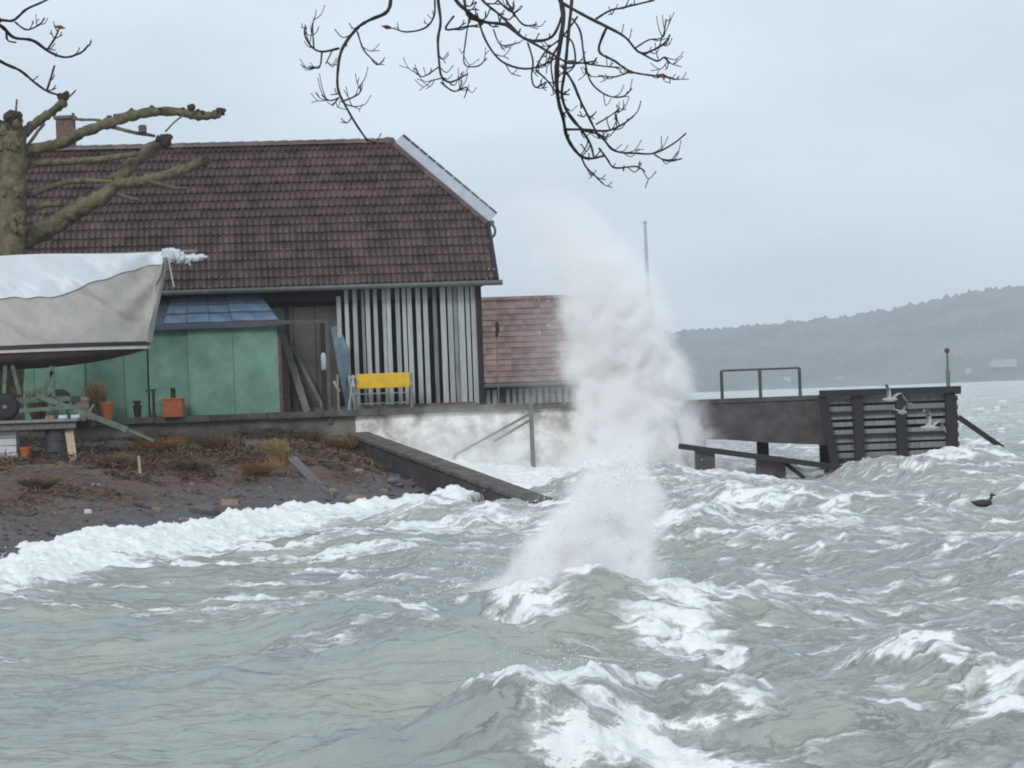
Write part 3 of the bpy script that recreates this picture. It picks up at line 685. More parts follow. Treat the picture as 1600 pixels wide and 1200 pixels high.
MB().box(H2(L2 / 2, 0, EZ / 2 - .1), L2 - .9, 2 * RUN2 - .9, EZ, E1, E2).build('wall', 'timber_dark', red)
MB().tube([H2(-.5, -RUN2 - .07, EZ - .07), H2(L2, -RUN2 - .07, EZ - .07)], .08, 6).build('gutter', 'gutter_metal', red)
for k in range(44):
    if random.random() < .12: continue
    MB().box(H2(.6 + k * .26, -RUN2 + .40 + random.uniform(-.02, .02), 1.35), random.choice((.14, .17, .2)), .04, 2.7, E1, E2).build('wall_board', 'slat_grey', red)

fp = W(1012, 462, 102.5); ft = W(1005, 349, 102.5)
mast = thing('flagpole', (fp.x, 102.5, -0.5), 'thin white flagpole rising behind the red roof beside the spray', 'flagpole')
MB().tube([(fp.x, 102.5, -0.8), (fp.x, 102.5, fp.z), (fp.x - .02, 102.5, ft.z)], [.09, .085, .06], 8).build('pole', 'pale_plastic', mast)
MB().blob((fp.x - .02, 102.5, ft.z + .05), .09, .09, .09, .05).build('finial', 'pale_plastic', mast)
p0 = W(779, 640, 67.2); p1 = W(784, 503, 67.2)
fl = thing('flagpole', (p0.x, 67.2, QZ), 'slim pole with a dark furled cloth standing beside the slatted corner', 'flagpole')
MB().tube([(p0.x, 67.2, QZ - .02), (p0.x + .02, 67.2, p1.z + .05)], .022, 6).build('pole', 'steel_grey', fl)
MB().tube([(p0.x + .03, 67.2, p1.z), (p0.x + .04, 67.2, p1.z - .2), (p0.x + .0, 67.2, p1.z - .42)], [.05, .065, .035], 7, jitter=.3).build('furled_cloth', 'timber_dark', fl)

# ------------------------------------------------------------------ green shed and green board screen
def quay_at(px, b):                            # position along the quay for a sight line, b metres inland of the edge
    dd = 65.0
    for k in range(4):
        p = W(px, 620, dd); a = (p - Q(0, b)).dot(E1); dd = Q(a, b).y
    return a
sa, sb = quay_at(437, .5), quay_at(233, .5)
shed = thing('green_shed', Q((sa + sb) / 2, 1, 0), 'green panelled shed with blue glazed roof beside the covered boat', 'shed')
SH = 2.34
MB().box(Q((sa + sb) / 2, 1.15, SH / 2 + .02), sb - sa - .1, 1.1, SH - .06, E1, E2).build('wall', 'green_paint', shed)
sm = quay_at(295, .5)
for (x0, x1, off) in ((sa, sa + (sm - sa) * .5, 0), (sa + (sm - sa) * .5, sm, .0), (sm, sb, .07)):
    MB().box(Q((x0 + x1) / 2, .55 + off, SH / 2 + .02), x1 - x0 - .012, .05, SH, E1, E2).build('wall_panel', 'green_paint', shed)
MB().box(Q(sa - .03, .58, SH / 2), .09, .14, SH, E1, E2).build('corner_post', 'timber_brown', shed)
MB().box(Q((sa + sb) / 2, .36, SH + .07), sb - sa + .16, .10, .13, E1, E2).build('fascia', 'shed_trim', shed)
RB0, RB1, RH0, RH1 = .32, 1.62, SH + .13, SH + .96
def RS(s_, t_, off=0): # along 0..1, up 0..1 of the glazed slope, with its slanted ends
    lo = (sa - .08, sb + .05); hi = (sa + .42, sb - .30)
    a = (lo[0] + (hi[0] - lo[0]) * t_) * (1 - s_) + (lo[1] + (hi[1] - lo[1]) * t_) * s_
    return Q(a, RB0 + (RB1 - RB0) * t_ - off * .55, RH0 + (RH1 - RH0) * t_ + off * .83)
srf = MB().raw([RS(0, 0), RS(1, 0), RS(1, 1), RS(0, 1), Q(sb + .05, 2.2, RH0), Q(sa - .08, 2.2, RH0)], [(0, 3, 2, 1), (1, 2, 4), (0, 5, 3), (3, 5, 4, 2), (0, 1, 4, 5)]).build('roof', 'shed_trim', shed)
for r in range(3):
    for k in range(5):
        s0, s1 = .012 + k * .172, .012 + (k + 1) * .172 - .006; t0, t1 = .04 + r * .325, .04 + (r + 1) * .325 - .05
        lift = .03 + .012 * (k % 2)
        MB().raw([RS(s0, t0, lift), RS(s1, t0, lift), RS(s1, t1, lift - .015), RS(s0, t1, lift - .015), RS(s0, t0, .004), RS(s1, t0, .004)], [(0, 3, 2, 1), (0, 1, 5, 4)]).build('pane', 'glass_roof', srf)
fa, fb = sb + .04, quay_at(10, .9)
scr = thing('board_screen', Q((fa + fb) / 2, .9, 0), 'green painted board screen behind the boat trailer and flower pots', 'fence')
x = fa; wds = (0.62, 1.05, 1.35, .95, 1.1, 1.2)
for k, w_ in enumerate(wds):
    if x > fb: break
    MB().box(Q(x + w_ / 2, .92 + .05 * (k % 2), 1.0), w_ - .012, .04, 2.0, E1, E2).build('board', 'green_paint', scr)
    MB().box(Q(x + w_, 1.03, .95), .08, .08, 1.9, E1, E2).build('post', 'timber_brown', scr); x += w_
MB().box(Q((fa + x) / 2, .93, 2.03), x - fa, .14, .05, E1, E2).build('top_rail', 'green_paint', scr)

# ------------------------------------------------------------------ things on the quay
def leaning(name, p0, p1, d0, d1, w, t, m, label, cat, zfix=True, group=None):
    a = W(p0[0], p0[1], d0); b = W(p1[0], p1[1], d1)
    if zfix: b.z = QZ - .005
    o = MB().bar(a, b, w, t, Vector((0, -1, 0))).build(name, m, bevel=0.004)
    return tag(o, label, cat, group)
leaning('leaning_plank', (437, 512), (479, 640), 66.9, 66.0, .19, .05, 'timber_grey', 'wide grey brown plank leaning beside the green shed', 'plank')
leaning('leaning_plank', (455, 538), (507, 641), 66.95, 66.1, .10, .05, 'timber_grey', 'narrow grey plank leaning across the dark door of the slatted boathouse', 'plank')
leaning('leaning_plank', (440, 508), (448, 640), 66.9, 66.2, .22, .04, 'timber_brown', 'dark reddish brown board upright in the corner by the green shed', 'plank')
leaning('leaning_plank', (447, 540), (464, 640), 66.95, 66.35, .16, .04, 'timber_brown', 'short dark brown board behind the two leaning grey planks', 'plank')
leaning('round_post', (503, 503), (507, 641), 66.9, 66.6, .12, .12, 'timber_dark', 'dark square timber standing against the grey door panel', 'post')
# blue board with a tapered foot
o = MB(); a = [W(516, 512, 66.8), W(528, 507, 66.8), W(545, 548, 66.6), W(540, 600, 66.4), W(550, 638, 66.2), W(541, 638, 66.2), W(530, 590, 66.4)]
a[4].z = a[5].z = QZ - .005
o.raw(a + [p + Vector((0, .05, 0)) for p in a], [(0, 6, 5, 4, 3, 2, 1), (7, 8, 9, 10, 11, 12, 13)] + [(i, (i + 1) % 7, 7 + (i + 1) % 7, 7 + i) for i in range(7)])
tag(o.build('leaning_board', 'blue_board'), 'slate blue tapering board leaning beside the first white slats', 'board')
# railing post at the quay edge with a rail running to the shed
rp = W(515, 648, 65.2)
rail = thing('post_and_rail', (rp.x, rp.y, QZ), 'dark steel post with a top rail running to the green shed', 'railing')
pt = W(513, 499, 65.2)
MB().bar((rp.x, rp.y, QZ - .35), (rp.x, rp.y, pt.z), .10, .10).build('post', 'steel_dark', rail)
MB().bar((rp.x + .05, rp.y, pt.z - .05), W(415, 503, 65.0) + Vector((0, 0, -.02)), .09, .07).build('rail', 'steel_dark', rail)
cv = W(505, 566, 65.9)
can = thing('gas_bottle', (cv.x, 65.9, QZ), 'pale cylinder on a dark stand behind the steel rail post', 'cylinder')
MB().lathe((cv.x, 65.9, cv.z - .22), [(.05, 0), (.075, .03), (.075, .40), (.05, .46), (.025, .48)], 12).build('cylinder', 'pale_plastic', can, smooth=True)
MB().bar((cv.x, 65.9, QZ - .005), (cv.x, 65.9, cv.z - .22), .13, .13).build('stand', 'timber_dark', can)
p = W(526, 606, 65.8)
tag(MB().bar(W(521, 596, 65.85), W(530, 612, 65.75), .07, .05).raw(*(lambda q: ([q + Vector(v_) for v_ in ((-.03, 0, 0), (.03, 0, 0), (.03, .05, 0), (-.03, .05, 0), (-.03, 0, -1.0), (.03, 0, -1.0), (.03, .05, -1.0), (-.03, .05, -1.0))], [(0, 1, 2, 3), (0, 4, 5, 1), (1, 5, 6, 2), (2, 6, 7, 3), (3, 7, 4, 0), (4, 7, 6, 5)]))(Vector((p.x + .02, 65.83, QZ + .99)))).build('offcut', 'timber_pale'), 'pale offcut of wood propped between the steel post and blue board', 'wood')

# bench with a yellow back
bc = W(599, 640, 65.75); bench = thing('garden_bench', (bc.x, bc.y, QZ), 'grey framed bench with bright yellow back panel before the slats', 'bench')
BW = 83 / FPX * 65.75; bt = W(599, 583, 65.75).z; bb = W(599, 606, 65.75).z
MB().box((bc.x, 65.95, (bt + bb) / 2), BW, .04, bt - bb, Vector((1, -.02, .0)), None, None).build('backrest', 'yellow_paint', bench, bevel=.012)
for k in range(3):
    MB().box((bc.x, 65.52 + k * .14, QZ + .43), BW - .04, .12, .03).build('seat_slat', 'slat_grey', bench)
for sgn in (-1, 1):
    x = bc.x + sgn * (BW / 2 + .05)
    MB().bar((x, 65.45, QZ), (x, 65.47, QZ + .64), .055).build('leg', 'steel_grey', bench)
    MB().bar((x, 65.97, QZ), (x, 66.0, bt - .02), .055).build('leg', 'steel_grey', bench)
    MB().bar((x, 65.43, QZ + .66), (x, 66.0, QZ + .66), .06, .04, UP).build('armrest', 'slat_white', bench)
    MB().bar((x, 65.46, QZ + .39), (x, 65.98, QZ + .39), .05, .04, UP).build('side_rail', 'steel_grey', bench)
MB().bar((bc.x - BW / 2, 65.47, QZ + .16), (bc.x + BW / 2, 65.47, QZ + .16), .04, .04, UP).build('stretcher', 'steel_grey', bench)
# folded chair frame against the bench end
fc = W(549, 612, 65.7); ch = thing('folding_chair', (fc.x, 65.7, QZ), 'pale folded chair frame standing between blue board and yellow bench', 'chair')
for dx0, dx1 in ((-.10, .05), (.08, -.08), (.16, .02)):
    MB().tube([(fc.x + dx0, 65.62, QZ + .0), (fc.x + dx1, 65.78, QZ + .95)], .022, 6).build('leg', 'slat_white', ch)
MB().bar((fc.x - .06, 65.76, QZ + .88), (fc.x + .10, 65.76, QZ + .9), .05).build('back_rail', 'slat_white', ch)
MB().bar((fc.x - .09, 65.68, QZ + .30), (fc.x + .14, 65.68, QZ + .42), .05).build('seat', 'slat_grey', ch)

# pots and stands along the quay edge
def pot(px, pyb, pyt, w, d, m, label, square=False, plant=None):
    b = W(px, pyb, d); tpt = W(px, pyt, d); b.z = QZ - .005; h = tpt.z - b.z; r = w / FPX * d / 2
    o = thing('planter' if square else 'flower_pot', b, label, 'planter' if square else 'pot')
    if square:
        MB().box(b + UP * h / 2, 2 * r, 2 * r, h, None, None, None).build('body', m, o, bevel=.01)
        MB().box(b + UP * (h - .02), 2 * r + .04, 2 * r + .04, .05).build('rim', m, o, bevel=.008)
    else:
        MB().lathe(b, [(r * .68, 0), (r * .95, h * .82), (r * 1.05, h * .83), (r * 1.05, h), (r * .9, h), (r * .85, h * .9)], 14).build('body', m, o, smooth=False)
    if plant:
        mb = MB()
        for k in range(plant[1]):
            an = random.random() * 6.28; L = plant[2] * random.uniform(.5, 1); sp_ = plant[3]
            mb.tube([b + UP * h * .9 + Vector((math.cos(an) * r * .3, math.sin(an) * r * .3, 0)), b + UP * (h + L * .6) + Vector((math.cos(an) * sp_ * .5, math.sin(an) * sp_ * .5, 0)), b + UP * (h + L) + Vector((math.cos(an) * sp_, math.sin(an) * sp_, -L * .1))], [.012, .02, .004], 4, cap=False)
        mb.build('plant', plant[0], o)
    return o
pot(271, 648, 622, 30, 64.6, 'orange_clay', 'square orange planter box with a small dark conifer', True, ('foliage_dark', 40, .34, .07))
pot(168, 646, 628, 22, 64.2, 'orange_clay', 'round orange clay pot below the dry ornamental grass', False, None)
pot(127, 638, 620, 32, 64.2, 'pink_clay', 'pale pink bowl shaped pot beside the dark kettle grill', False, None)
pot(214, 646, 633, 14, 64.7, 'black_iron', 'small black pot with leafy tuft before the green screen', False, ('foliage_dark', 16, .16, .12))
tp = W(240, 647, 64.6); tz = W(240, 609, 64.6).z
st_ = thing('mooring_stand', (tp.x, tp.y, QZ), 'black iron T shaped stand next to the orange planter', 'stand')
MB().tube([(tp.x, tp.y, QZ), (tp.x, tp.y, QZ + .12)], [.08, .05], 10).build('base', 'black_iron', st_)
MB().tube([(tp.x, tp.y, QZ + .1), (tp.x, tp.y, tz)], .04, 8).build('post', 'black_iron', st_)
MB().bar((tp.x - .2, tp.y, tz - .03), (tp.x + .07, tp.y, tz), .05).build('crossbar', 'black_iron', st_)
# straw clump (dry ornamental grass)
def clump(px, pyb, pyt, d, w, m, label, zb=None, lean=0.0, count=240, cat='grass'):
    b = W(px, pyb, d); t_ = W(px, pyt, d)
    if zb is not None: b.z = zb
    h = t_.z - b.z; r = w / FPX * d / 2; mb = MB()
    for k in range(count):
        an = random.random() * 6.28; q = math.sqrt(random.random()); L = h * random.uniform(.55, 1.08)
        foot = b + Vector((math.cos(an) * r * .35 * q, math.sin(an) * r * .35 * q, -.02)); sp_ = r * q * 1.1
        top = b + Vector((math.cos(an) * sp_ + lean * h, math.sin(an) * sp_, L)); mid = foot.lerp(top, .55) + UP * h * .10
        mb.tube([foot, mid, top + Vector((lean * .1, 0, -.12 * h * q))], [.007, .008, .002], 3, cap=False)
    return tag(mb.build('dry_grass_clump', m), label, cat)
clump(155, 646, 590, 64.3, 42, 'straw', 'tuft of straw coloured ornamental grass behind the orange pot', QZ - .01, -.10)
clump(58, 646, 602, 64.3, 44, 'straw_brown', 'dead brown shrub under the covered boat hull', QZ - .01, 0, 200, 'shrub')
gp = W(92, 622, 64.0); grl = thing('kettle_grill', (gp.x, gp.y, QZ), 'black round kettle grill beneath the boat', 'grill')
MB().blob((gp.x, gp.y, gp.z), .30, .30, .24, .02, 16, 10).build('bowl', 'black_iron', grl, smooth=True)
for k in range(3):
    an = k * 2.1 + .4; MB().tube([(gp.x + .12 * math.cos(an), gp.y + .12 * math.sin(an), gp.z - .15), (gp.x + .28 * math.cos(an), gp.y + .28 * math.sin(an), QZ - .01)], .016, 6).build('leg', 'black_iron', grl)

# steel mooring post with a raking brace in front of the quay
mp_ = W(833, 748, 64.0); mtop = W(829, 620, 64.0)
mo = thing('mooring_post', (mp_.x, 64.0, -0.5), 'slim steel post with raking double brace before the pale quay wall', 'post')
MB().bar((mp_.x, 64.0, -1.0), (mp_.x, 64.0, mtop.z), .12, .12).build('post', 'steel_grey', mo)
MB().bar((mp_.x - .05, 64.0, W(829, 647, 64).z), W(712, 710, 64.4), .07, .07).build('brace', 'steel_grey', mo)
MB().bar((mp_.x - .05, 64.05, W(829, 657, 64).z), W(771, 690, 64.2), .06, .06).build('brace', 'steel_grey', mo)
MB().bar(W(712, 710, 64.4), W(706, 722, 64.9), .10, .10).build('foot', 'steel_grey', mo)

# ------------------------------------------------------------------ covered boat on its trailer
BD = 57.0
bow = W(221, 548, BD); g0 = W(0, 540, BD); keel = W(0, 577, BD).z; gun = W(100, 540, BD).z; top = W(100, 394, BD).z
boat = thing('sailing_boat', (bow.x - 2.5, BD, keel), 'laid up boat with brown hull under a grey and white winter cover', 'boat')
XS = np.linspace(bow.x - 6.6, bow.x, 40)
def beam_at(x):
    q = (x - (bow.x - 6.6)) / 6.6; return 1.05 * (math.sin(min(1, .35 + q * .9) * math.pi * .5) if q < .6 else 1) * (1 - max(0, (q - .62) / .38) ** 2.2 * .80)
def keel_at(x):
    q = (x - (bow.x - 6.6)) / 6.6; return keel + (gun - keel - .13) * max(0, (q - .5) / .5) ** 2.4
vs_, fs = [], []; NS = 13
for x in XS:
    b_ = beam_at(x); kz = keel_at(x); gz = gun - .12
    for k in range(NS):
        an = math.pi * k / (NS - 1); yy = -math.cos(an) * b_; zz = gz - (gz - kz) * math.sin(an) ** .75
        vs_.append((x, BD + 1.0 + yy, zz))
for i in range(len(XS) - 1):
    for k in range(NS - 1): fs.append((i * NS + k, i * NS + k + 1, (i + 1) * NS + k + 1, (i + 1) * NS + k))
fs.append(tuple((len(XS) - 1) * NS + k for k in range(NS))); fs.append(tuple(range(NS))[::-1])
hull = MB().raw(vs_, fs).build('hull', 'hull_brown', boat, smooth=True)
def band(z0, z1, out, m, name):
    vs_, fs = [], []
    for x in XS:
        b_ = beam_at(x) + out
        for zz in (z0, z1): vs_.append((x, BD + 1.0 - b_, zz))
        for zz in (z1, z0): vs_.append((x, BD + 1.0 + b_, zz))
    for i in range(len(XS) - 1):
        for k in range(4): fs.append((i * 4 + k, i * 4 + (k + 1) % 4, (i + 1) * 4 + (k + 1) % 4, (i + 1) * 4 + k))
    fs.append(tuple((len(XS) - 1) * 4 + k for k in (3, 2, 1, 0))); fs.append((0, 1, 2, 3))
    MB().raw(vs_, fs).build(name, m, hull)
band(gun - .125, gun - .045, .06, 'stripe_white', 'sheer_stripe')
band(gun - .047, gun + .05, .085, 'stripe_black', 'rubbing_strake')
# cover: from the ridge pole down to the strake, drawn in at the end, with folds
xe_top, xe_bot = W(252, 400, BD).x, W(221, 535, BD).x
xl = bow.x - 6.4
S_, T_ = np.meshgrid(np.linspace(0, 1, 110), np.linspace(0, 1, 46))
def cover_surface(side, inflate=0.0):
    xend = xe_bot + (xe_top - xe_bot) * T_ ** 1.2
    X = xl + (xend - xl) * S_
    endt = np.clip((X - (xe_bot - 1.0)) / 1.0, 0, 1)
    bm = np.array([[beam_at(min(float(x), bow.x - .01)) for x in row] for row in X]) + .06
    half = bm * (1 - .93 * T_ ** 1.25) * (1 - .25 * endt)
    Z = gun + .03 + (top - gun - .03) * T_ + (-.03 * np.sin(S_ * 9) * T_)
    fold = (fbm(X * 1.6 + 2.0 * Z, Z * 0.9 + side * 9, 4) - .5) * .26 + .05 * np.sin(7 * (X - .9 * Z) + 5 * fbm(X, Z, 2)) * endt + .035 * np.sin((X * 2.2 + Z * 4) + 4 * fbm(X * .7, Z * .7, 3))
    half = half + fold * np.sin(T_ * math.pi) ** .6 + inflate
    return X, BD + 1.0 + side * np.maximum(half, .03), Z
for sd_ in (-1, 1):
    X, Y, Z = cover_surface(sd_)
    if sd_ < 0: grid_object('cover', X, Y, Z, 'tarp_grey', parent=boat)
    else: grid_object('cover', X[:, ::-1], Y[:, ::-1], Z[:, ::-1], 'tarp_grey', parent=boat)
# close the drawn-in end of the cover
X, Y, Z = cover_surface(-1); X2, Y2, Z2 = cover_surface(1)
EXs = np.stack([X[:, -1], X[:, -1] + .10, X2[:, -1]], 1); EY = np.stack([Y[:, -1], (Y[:, -1] + Y2[:, -1]) / 2, Y2[:, -1]], 1); EZs = np.stack([Z[:, -1]] * 3, 1)
grid_object('cover_end', EXs, EY, EZs, 'tarp_grey', parent=boat)
# white sheet thrown over the upper part; its hem hangs lower away from the end
xa = np.interp
X, Y, Z = cover_surface(-1, .022)
hem_px = [(-60, 468), (0, 467), (45, 467), (80, 463), (110, 445), (150, 428), (185, 414), (225, 409), (300, 405)]
hx_ = [W(a_, b_, BD).x for a_, b_ in hem_px]; hz_ = [W(a_, b_, BD).z for a_, b_ in hem_px]
xr = W(222, 400, BD).x
Xc = np.minimum(X, xr); hemz = np.interp(Xc, hx_, hz_) + .02 * np.sin(Xc * 11)
tl = np.clip((hemz - gun) / (top - gun), 0, .99)
TT = tl + (1.0 - tl) * T_
def resample(A): 
    out = np.empty_like(A); tcol = np.linspace(0, 1, A.shape[0])
    for j in range(A.shape[1]): out[:, j] = np.interp(TT[:, j], tcol, A[:, j])
    return out
m_ = X[0] <= xr + .4
Xs, Ys, Zs = resample(X)[:, m_], resample(Y)[:, m_] - .012, resample(Z)[:, m_] + .012
grid_object('top_sheet', Xs, Ys, Zs, 'tarp_white', parent=boat)
grid_object('top_sheet', Xs[:, ::-1], (2 * (BD + 1.0) - Ys)[:, ::-1], Zs[:, ::-1], 'tarp_white', parent=boat)
pA, pB = W(-120, 398, BD + 1.0), W(318, 399, BD + 1.0); pB.z = pA.z = top - .03
MB().tube([pA, pB - Vector((.15, 0, 0))], .045, 8).build('ridge_pole', 'timber_grey', boat)
# plastic bundled round the pole end, with hanging tails and cords
mb = MB(); q0 = W(256, 396, BD + 1); q1 = W(317, 400, BD + 1)
for k in range(15):
    t_ = k / 14; c_ = q0.lerp(q1, t_); r = .17 * (1 - .75 * t_ ** 1.5) * random.uniform(.75, 1.25)
    mb.blob(c_ + Vector((0, random.uniform(-.04, .04), random.uniform(-.04, .03) - .08 * math.sin(t_ * 3.14))), .11, r, r, .5, 9, 6)
mb.build('plastic_bundle', 'tarp_white', boat)
mb = MB()
for px0, py0, px1, py1 in ((293, 402, 296, 415), (286, 402, 289, 412), (280, 404, 283, 410)): mb.tube([W(px0, py0, BD + 1), W(px1, py1, BD + 1)], [.05, .015], 6, jitter=.4)
mb.build('plastic_tail', 'tarp_white', boat)
for pts in (((258, 400), (248, 425), (240, 452), (237, 490), (226, 520)), ((262, 402), (266, 425), (271, 448)), ((255, 402), (252, 428), (243, 446))):
    MB().tube(spline([W(a_, b_, BD + .6) for a_, b_ in pts], 3), .016, 5).build('cord', 'stripe_white' if pts[1][0] != 252 else 'black_iron', boat)

# trailer: frame, supports, wheels, long drawbar
TD = 57.4
tr = thing('boat_trailer', W(40, 650, TD), 'green steel boat trailer with a long drawbar pointing down the beach', 'trailer')
DZ = W(60, 655, 57).z                           # deck top under the wheels
for yy in (BD + .35, BD + 1.65):
    MB().bar((W(-80, 630, 57).x, yy, W(50, 625, 57).z), (W(105, 627, 57).x, yy, W(70, 624, 57).z), .12, .10).build('frame_rail', 'trailer_green', tr)
MB().bar(W(58, 618, BD + .3), W(200, 672, 56.4), .13, .11).build('drawbar', 'trailer_green', tr)
MB().bar(W(196, 670, 56.45), W(241, 689, 56.1), .07, .07).build('coupling', 'trailer_green', tr)
MB().bar(W(30, 642, 57.0), W(138, 634, 56.9), .10, .10).build('crossbeam', 'trailer_green', tr)
MB().bar(W(128, 660, 56.8), W(146, 632, 56.8), .05, .05).build('jockey_strut', 'steel_grey', tr)
for (p0_, p1_) in (((16, 560), (30, 616)), ((80, 572), (83, 620)), ((80, 580), (64, 622)), ((8, 558), (6, 615))):
    for yy in (BD + .3, BD + 1.7):
        MB().bar(W(p0_[0], p0_[1], yy), W(p1_[0], p1_[1], yy), .09, .07).build('cradle_post', 'trailer_green', tr)
for px, yy in ((8, BD + .05), (8, BD + 1.95)):
    c = W(px, 631, yy); c.z = DZ + .31
    w_ = MB().lathe(c - Vector((0, .10, 0)), [(.18, 0), (.26, -.005), (.31, .04), (.315, .10), (.31, .16), (.26, .205), (.18, .20)], 24, Vector((0, 1, 0))).build('wheel', 'rubber', tr, smooth=True)
    MB().lathe(c - Vector((0, .115, 0)), [(.03, .0), (.06, .02), (.11, .045), (.16, .02), (.185, .02), (.185, .05)], 20, Vector((0, 1, 0))).build('rim', 'rim', w_)
# deck on a white block pillar and a dark barrel
dk = thing('plank_deck', W(40, 690, 56.4), 'grey plank deck under the trailer wheel carried on blocks and barrel', 'deck')
dx0, dx1 = W(-110, 660, 56).x, W(126, 660, 56).x
for k in range(9):
    MB().box(((dx0 + dx1) / 2 + random.uniform(-.08, .05), 55.6 + k * .30, DZ - .035 + random.uniform(-.006, .0)), dx1 - dx0, .285, .06).build('plank', 'slat_grey', dk)
for yy in (55.6, 57.8):
    MB().box(((dx0 + dx1) / 2, yy, DZ - .15), dx1 - dx0 - .1, .1, .16).build('bearer', 'timber_grey', dk)
def stack(px, d, w, label):
    c = W(px, 690, d); gz = ground(c.x, d) - .06; n_ = 4; hh = (DZ - .24 - gz) / n_; r = w / FPX * d
    o = thing('block_pillar', (c.x, d, gz), label, 'pillar')
    for k in range(n_): MB().box((c.x + random.uniform(-.01, .01), d + .2, gz + hh * (k + .5)), r, .4, hh - .012).build('block', 'white_block', o, bevel=.012)
stack(8, 55.8, 34, 'pillar of stacked white blocks under the plank deck')
c = W(87, 690, 55.85); gz = ground(c.x, c.y) - .08
brl = thing('barrel', (c.x, c.y, gz), 'dark plastic barrel propping the end of the plank deck', 'barrel')
hB = DZ - .24 - gz
MB().lathe((c.x, c.y + .1, gz), [(.25, 0), (.265, .03), (.27, hB * .3), (.28, hB * .33), (.27, hB * .36), (.27, hB * .64), (.28, hB * .67), (.27, hB * .7), (.262, hB - .02), (.25, hB)], 20).build('drum', 'barrel_dark', brl, smooth=False)
b = W(115, 712, 55.5); gz = ground(b.x, 55.4)
tag(MB().bar(W(107, 672, 55.75), (b.x, 55.45, gz - .03), .19, .045, Vector((0, -1, 0))).build('leaning_board', 'timber_pale', bevel=.006), 'pale bare wood board leaning on the dark barrel', 'board')
for i, (px, py, d, m, lab) in enumerate([(40, 712, 56.0, 'orange_clay', 'orange clay pot in the shade under the plank deck')]):
    c = W(px, py, d); gz = ground(c.x, d) - .02; o = thing('flower_pot', (c.x, d, gz), lab, 'pot')
    MB().lathe((c.x, d, gz), [(.10, 0), (.15, .26), (.17, .265), (.17, .32), (.14, .32), (.13, .28)], 12).build('body', m, o)
for px, py, m, lab in ((118, 664, 'pale_plastic', 'flat pale box on the end of the plank deck'), (78, 651, 'stone_pink', 'pinkish brick lying on the plank deck'), (98, 655, 'white_block', 'small white block on the plank deck')):
    c = W(px, py, 55.9); tag(MB().box((c.x, 55.9, DZ + .035), .2, .18, .08, taper=.93).build('small_block', m, bevel=.008), lab, 'block')

# ------------------------------------------------------------------ beach debris
def on_ground(px, py, d0=None):
    """where a sight line meets the beach"""
    for d in np.arange(34, 66, .1):
        p = W(px, py, d)
        if p.z < ground(p.x, p.y): return p
    return G(px, py, .2)
def slab(px, py, w, h, m, label, rot=.2, tilt=.25, name='concrete_slab', cat='slab'):
    p = on_ground(px, py); sw, sh = w / FPX * p.y, h / FPX * p.y
    ax = Vector((math.cos(rot), math.sin(rot), 0)); az = Vector((math.sin(tilt) * .4, -math.sin(tilt), math.cos(tilt))).normalized(); ay = az.cross(ax).normalized(); ax = ay.cross(az)
    tag(MB().box(p + UP * sh * .38, sw, sw * .8, sh, ax, ay, az, taper=.88).build(name, m, bevel=.02), label, cat)
slab(358, 800, 30, 19, 'stone_pink', 'pinkish square stone block on the grey beach', .15, .4)
slab(320, 803, 36, 14, 'stone_wet', 'dark wet broken slab beside the pinkish block', -.35, .3)
slab(420, 802, 38, 7, 'stone_wet', 'low dark flat slab half buried near the surf line', .1, .1)
slab(556, 783, 32, 9, 'stone_pink', 'pale pinkish slab at the surf edge near the wing wall', -.3, .2)
slab(215, 791, 16, 9, 'stone_wet', 'small dark rock alone on the open gravel', .3, .2)
slab(137, 802, 12, 7, 'white_block', 'small pale stone on the grey gravel', .3, .1)
for k, (px, py) in enumerate(((30, 800), (85, 806), (245, 800), (285, 815), (150, 760), (300, 760), (420, 765), (520, 770), (600, 770), (560, 740), (195, 745), (340, 745))):
    slab(px, py, random.uniform(8, 16), random.uniform(5, 8), random.choice(('stone_wet', 'stone_pink')), 'small scattered stone lying on the beach litter', random.uniform(-.6, .6), .2, 'beach_stone', 'stone')
    COL.objects[-1]['group'] = 'scattered beach stones'
a_, b_ = on_ground(514, 774), W(456, 716, on_ground(514, 774).y + 2.2)
b_.z = max(b_.z, ground(b_.x, b_.y) + .05)
tag(MB().bar(b_, a_ - UP * .04, .22, .06, Vector((.3, -1, .3))).build('driftwood_plank', 'timber_grey', bevel=.01), 'weathered plank leaning on the straw tuft above the surf', 'plank')
p = on_ground(219, 744); q = W(216, 712, p.y)
tag(MB().tube([p - UP * .15, q], [.035, .03], 6, jitter=.2).build('wooden_stake', 'timber_pale'), 'short pale wooden stake upright in the brown litter', 'stake')
p = on_ground(440, 728); clump(438, 728, 684, p.y, 52, 'straw', 'yellow straw tuft leaning over the beach litter', p.z, -.25, 320)
for k, (px, py, w_, h_) in enumerate(((250, 706, 90, 26), (345, 704, 90, 30), (480, 690, 80, 22), (540, 702, 60, 20), (170, 730, 70, 24), (300, 735, 80, 22), (400, 742, 80, 24), (60, 762, 90, 20))):
    p = on_ground(px, py); clump(px, py, py - h_, p.y, w_, 'straw_brown' if k % 3 else 'straw_rust', 'low tussock of dead brown grass on the upper beach', p.z, random.uniform(-.5, .5), 190)
    COL.objects[-1]['group'] = 'dead grass tussocks on the beach'
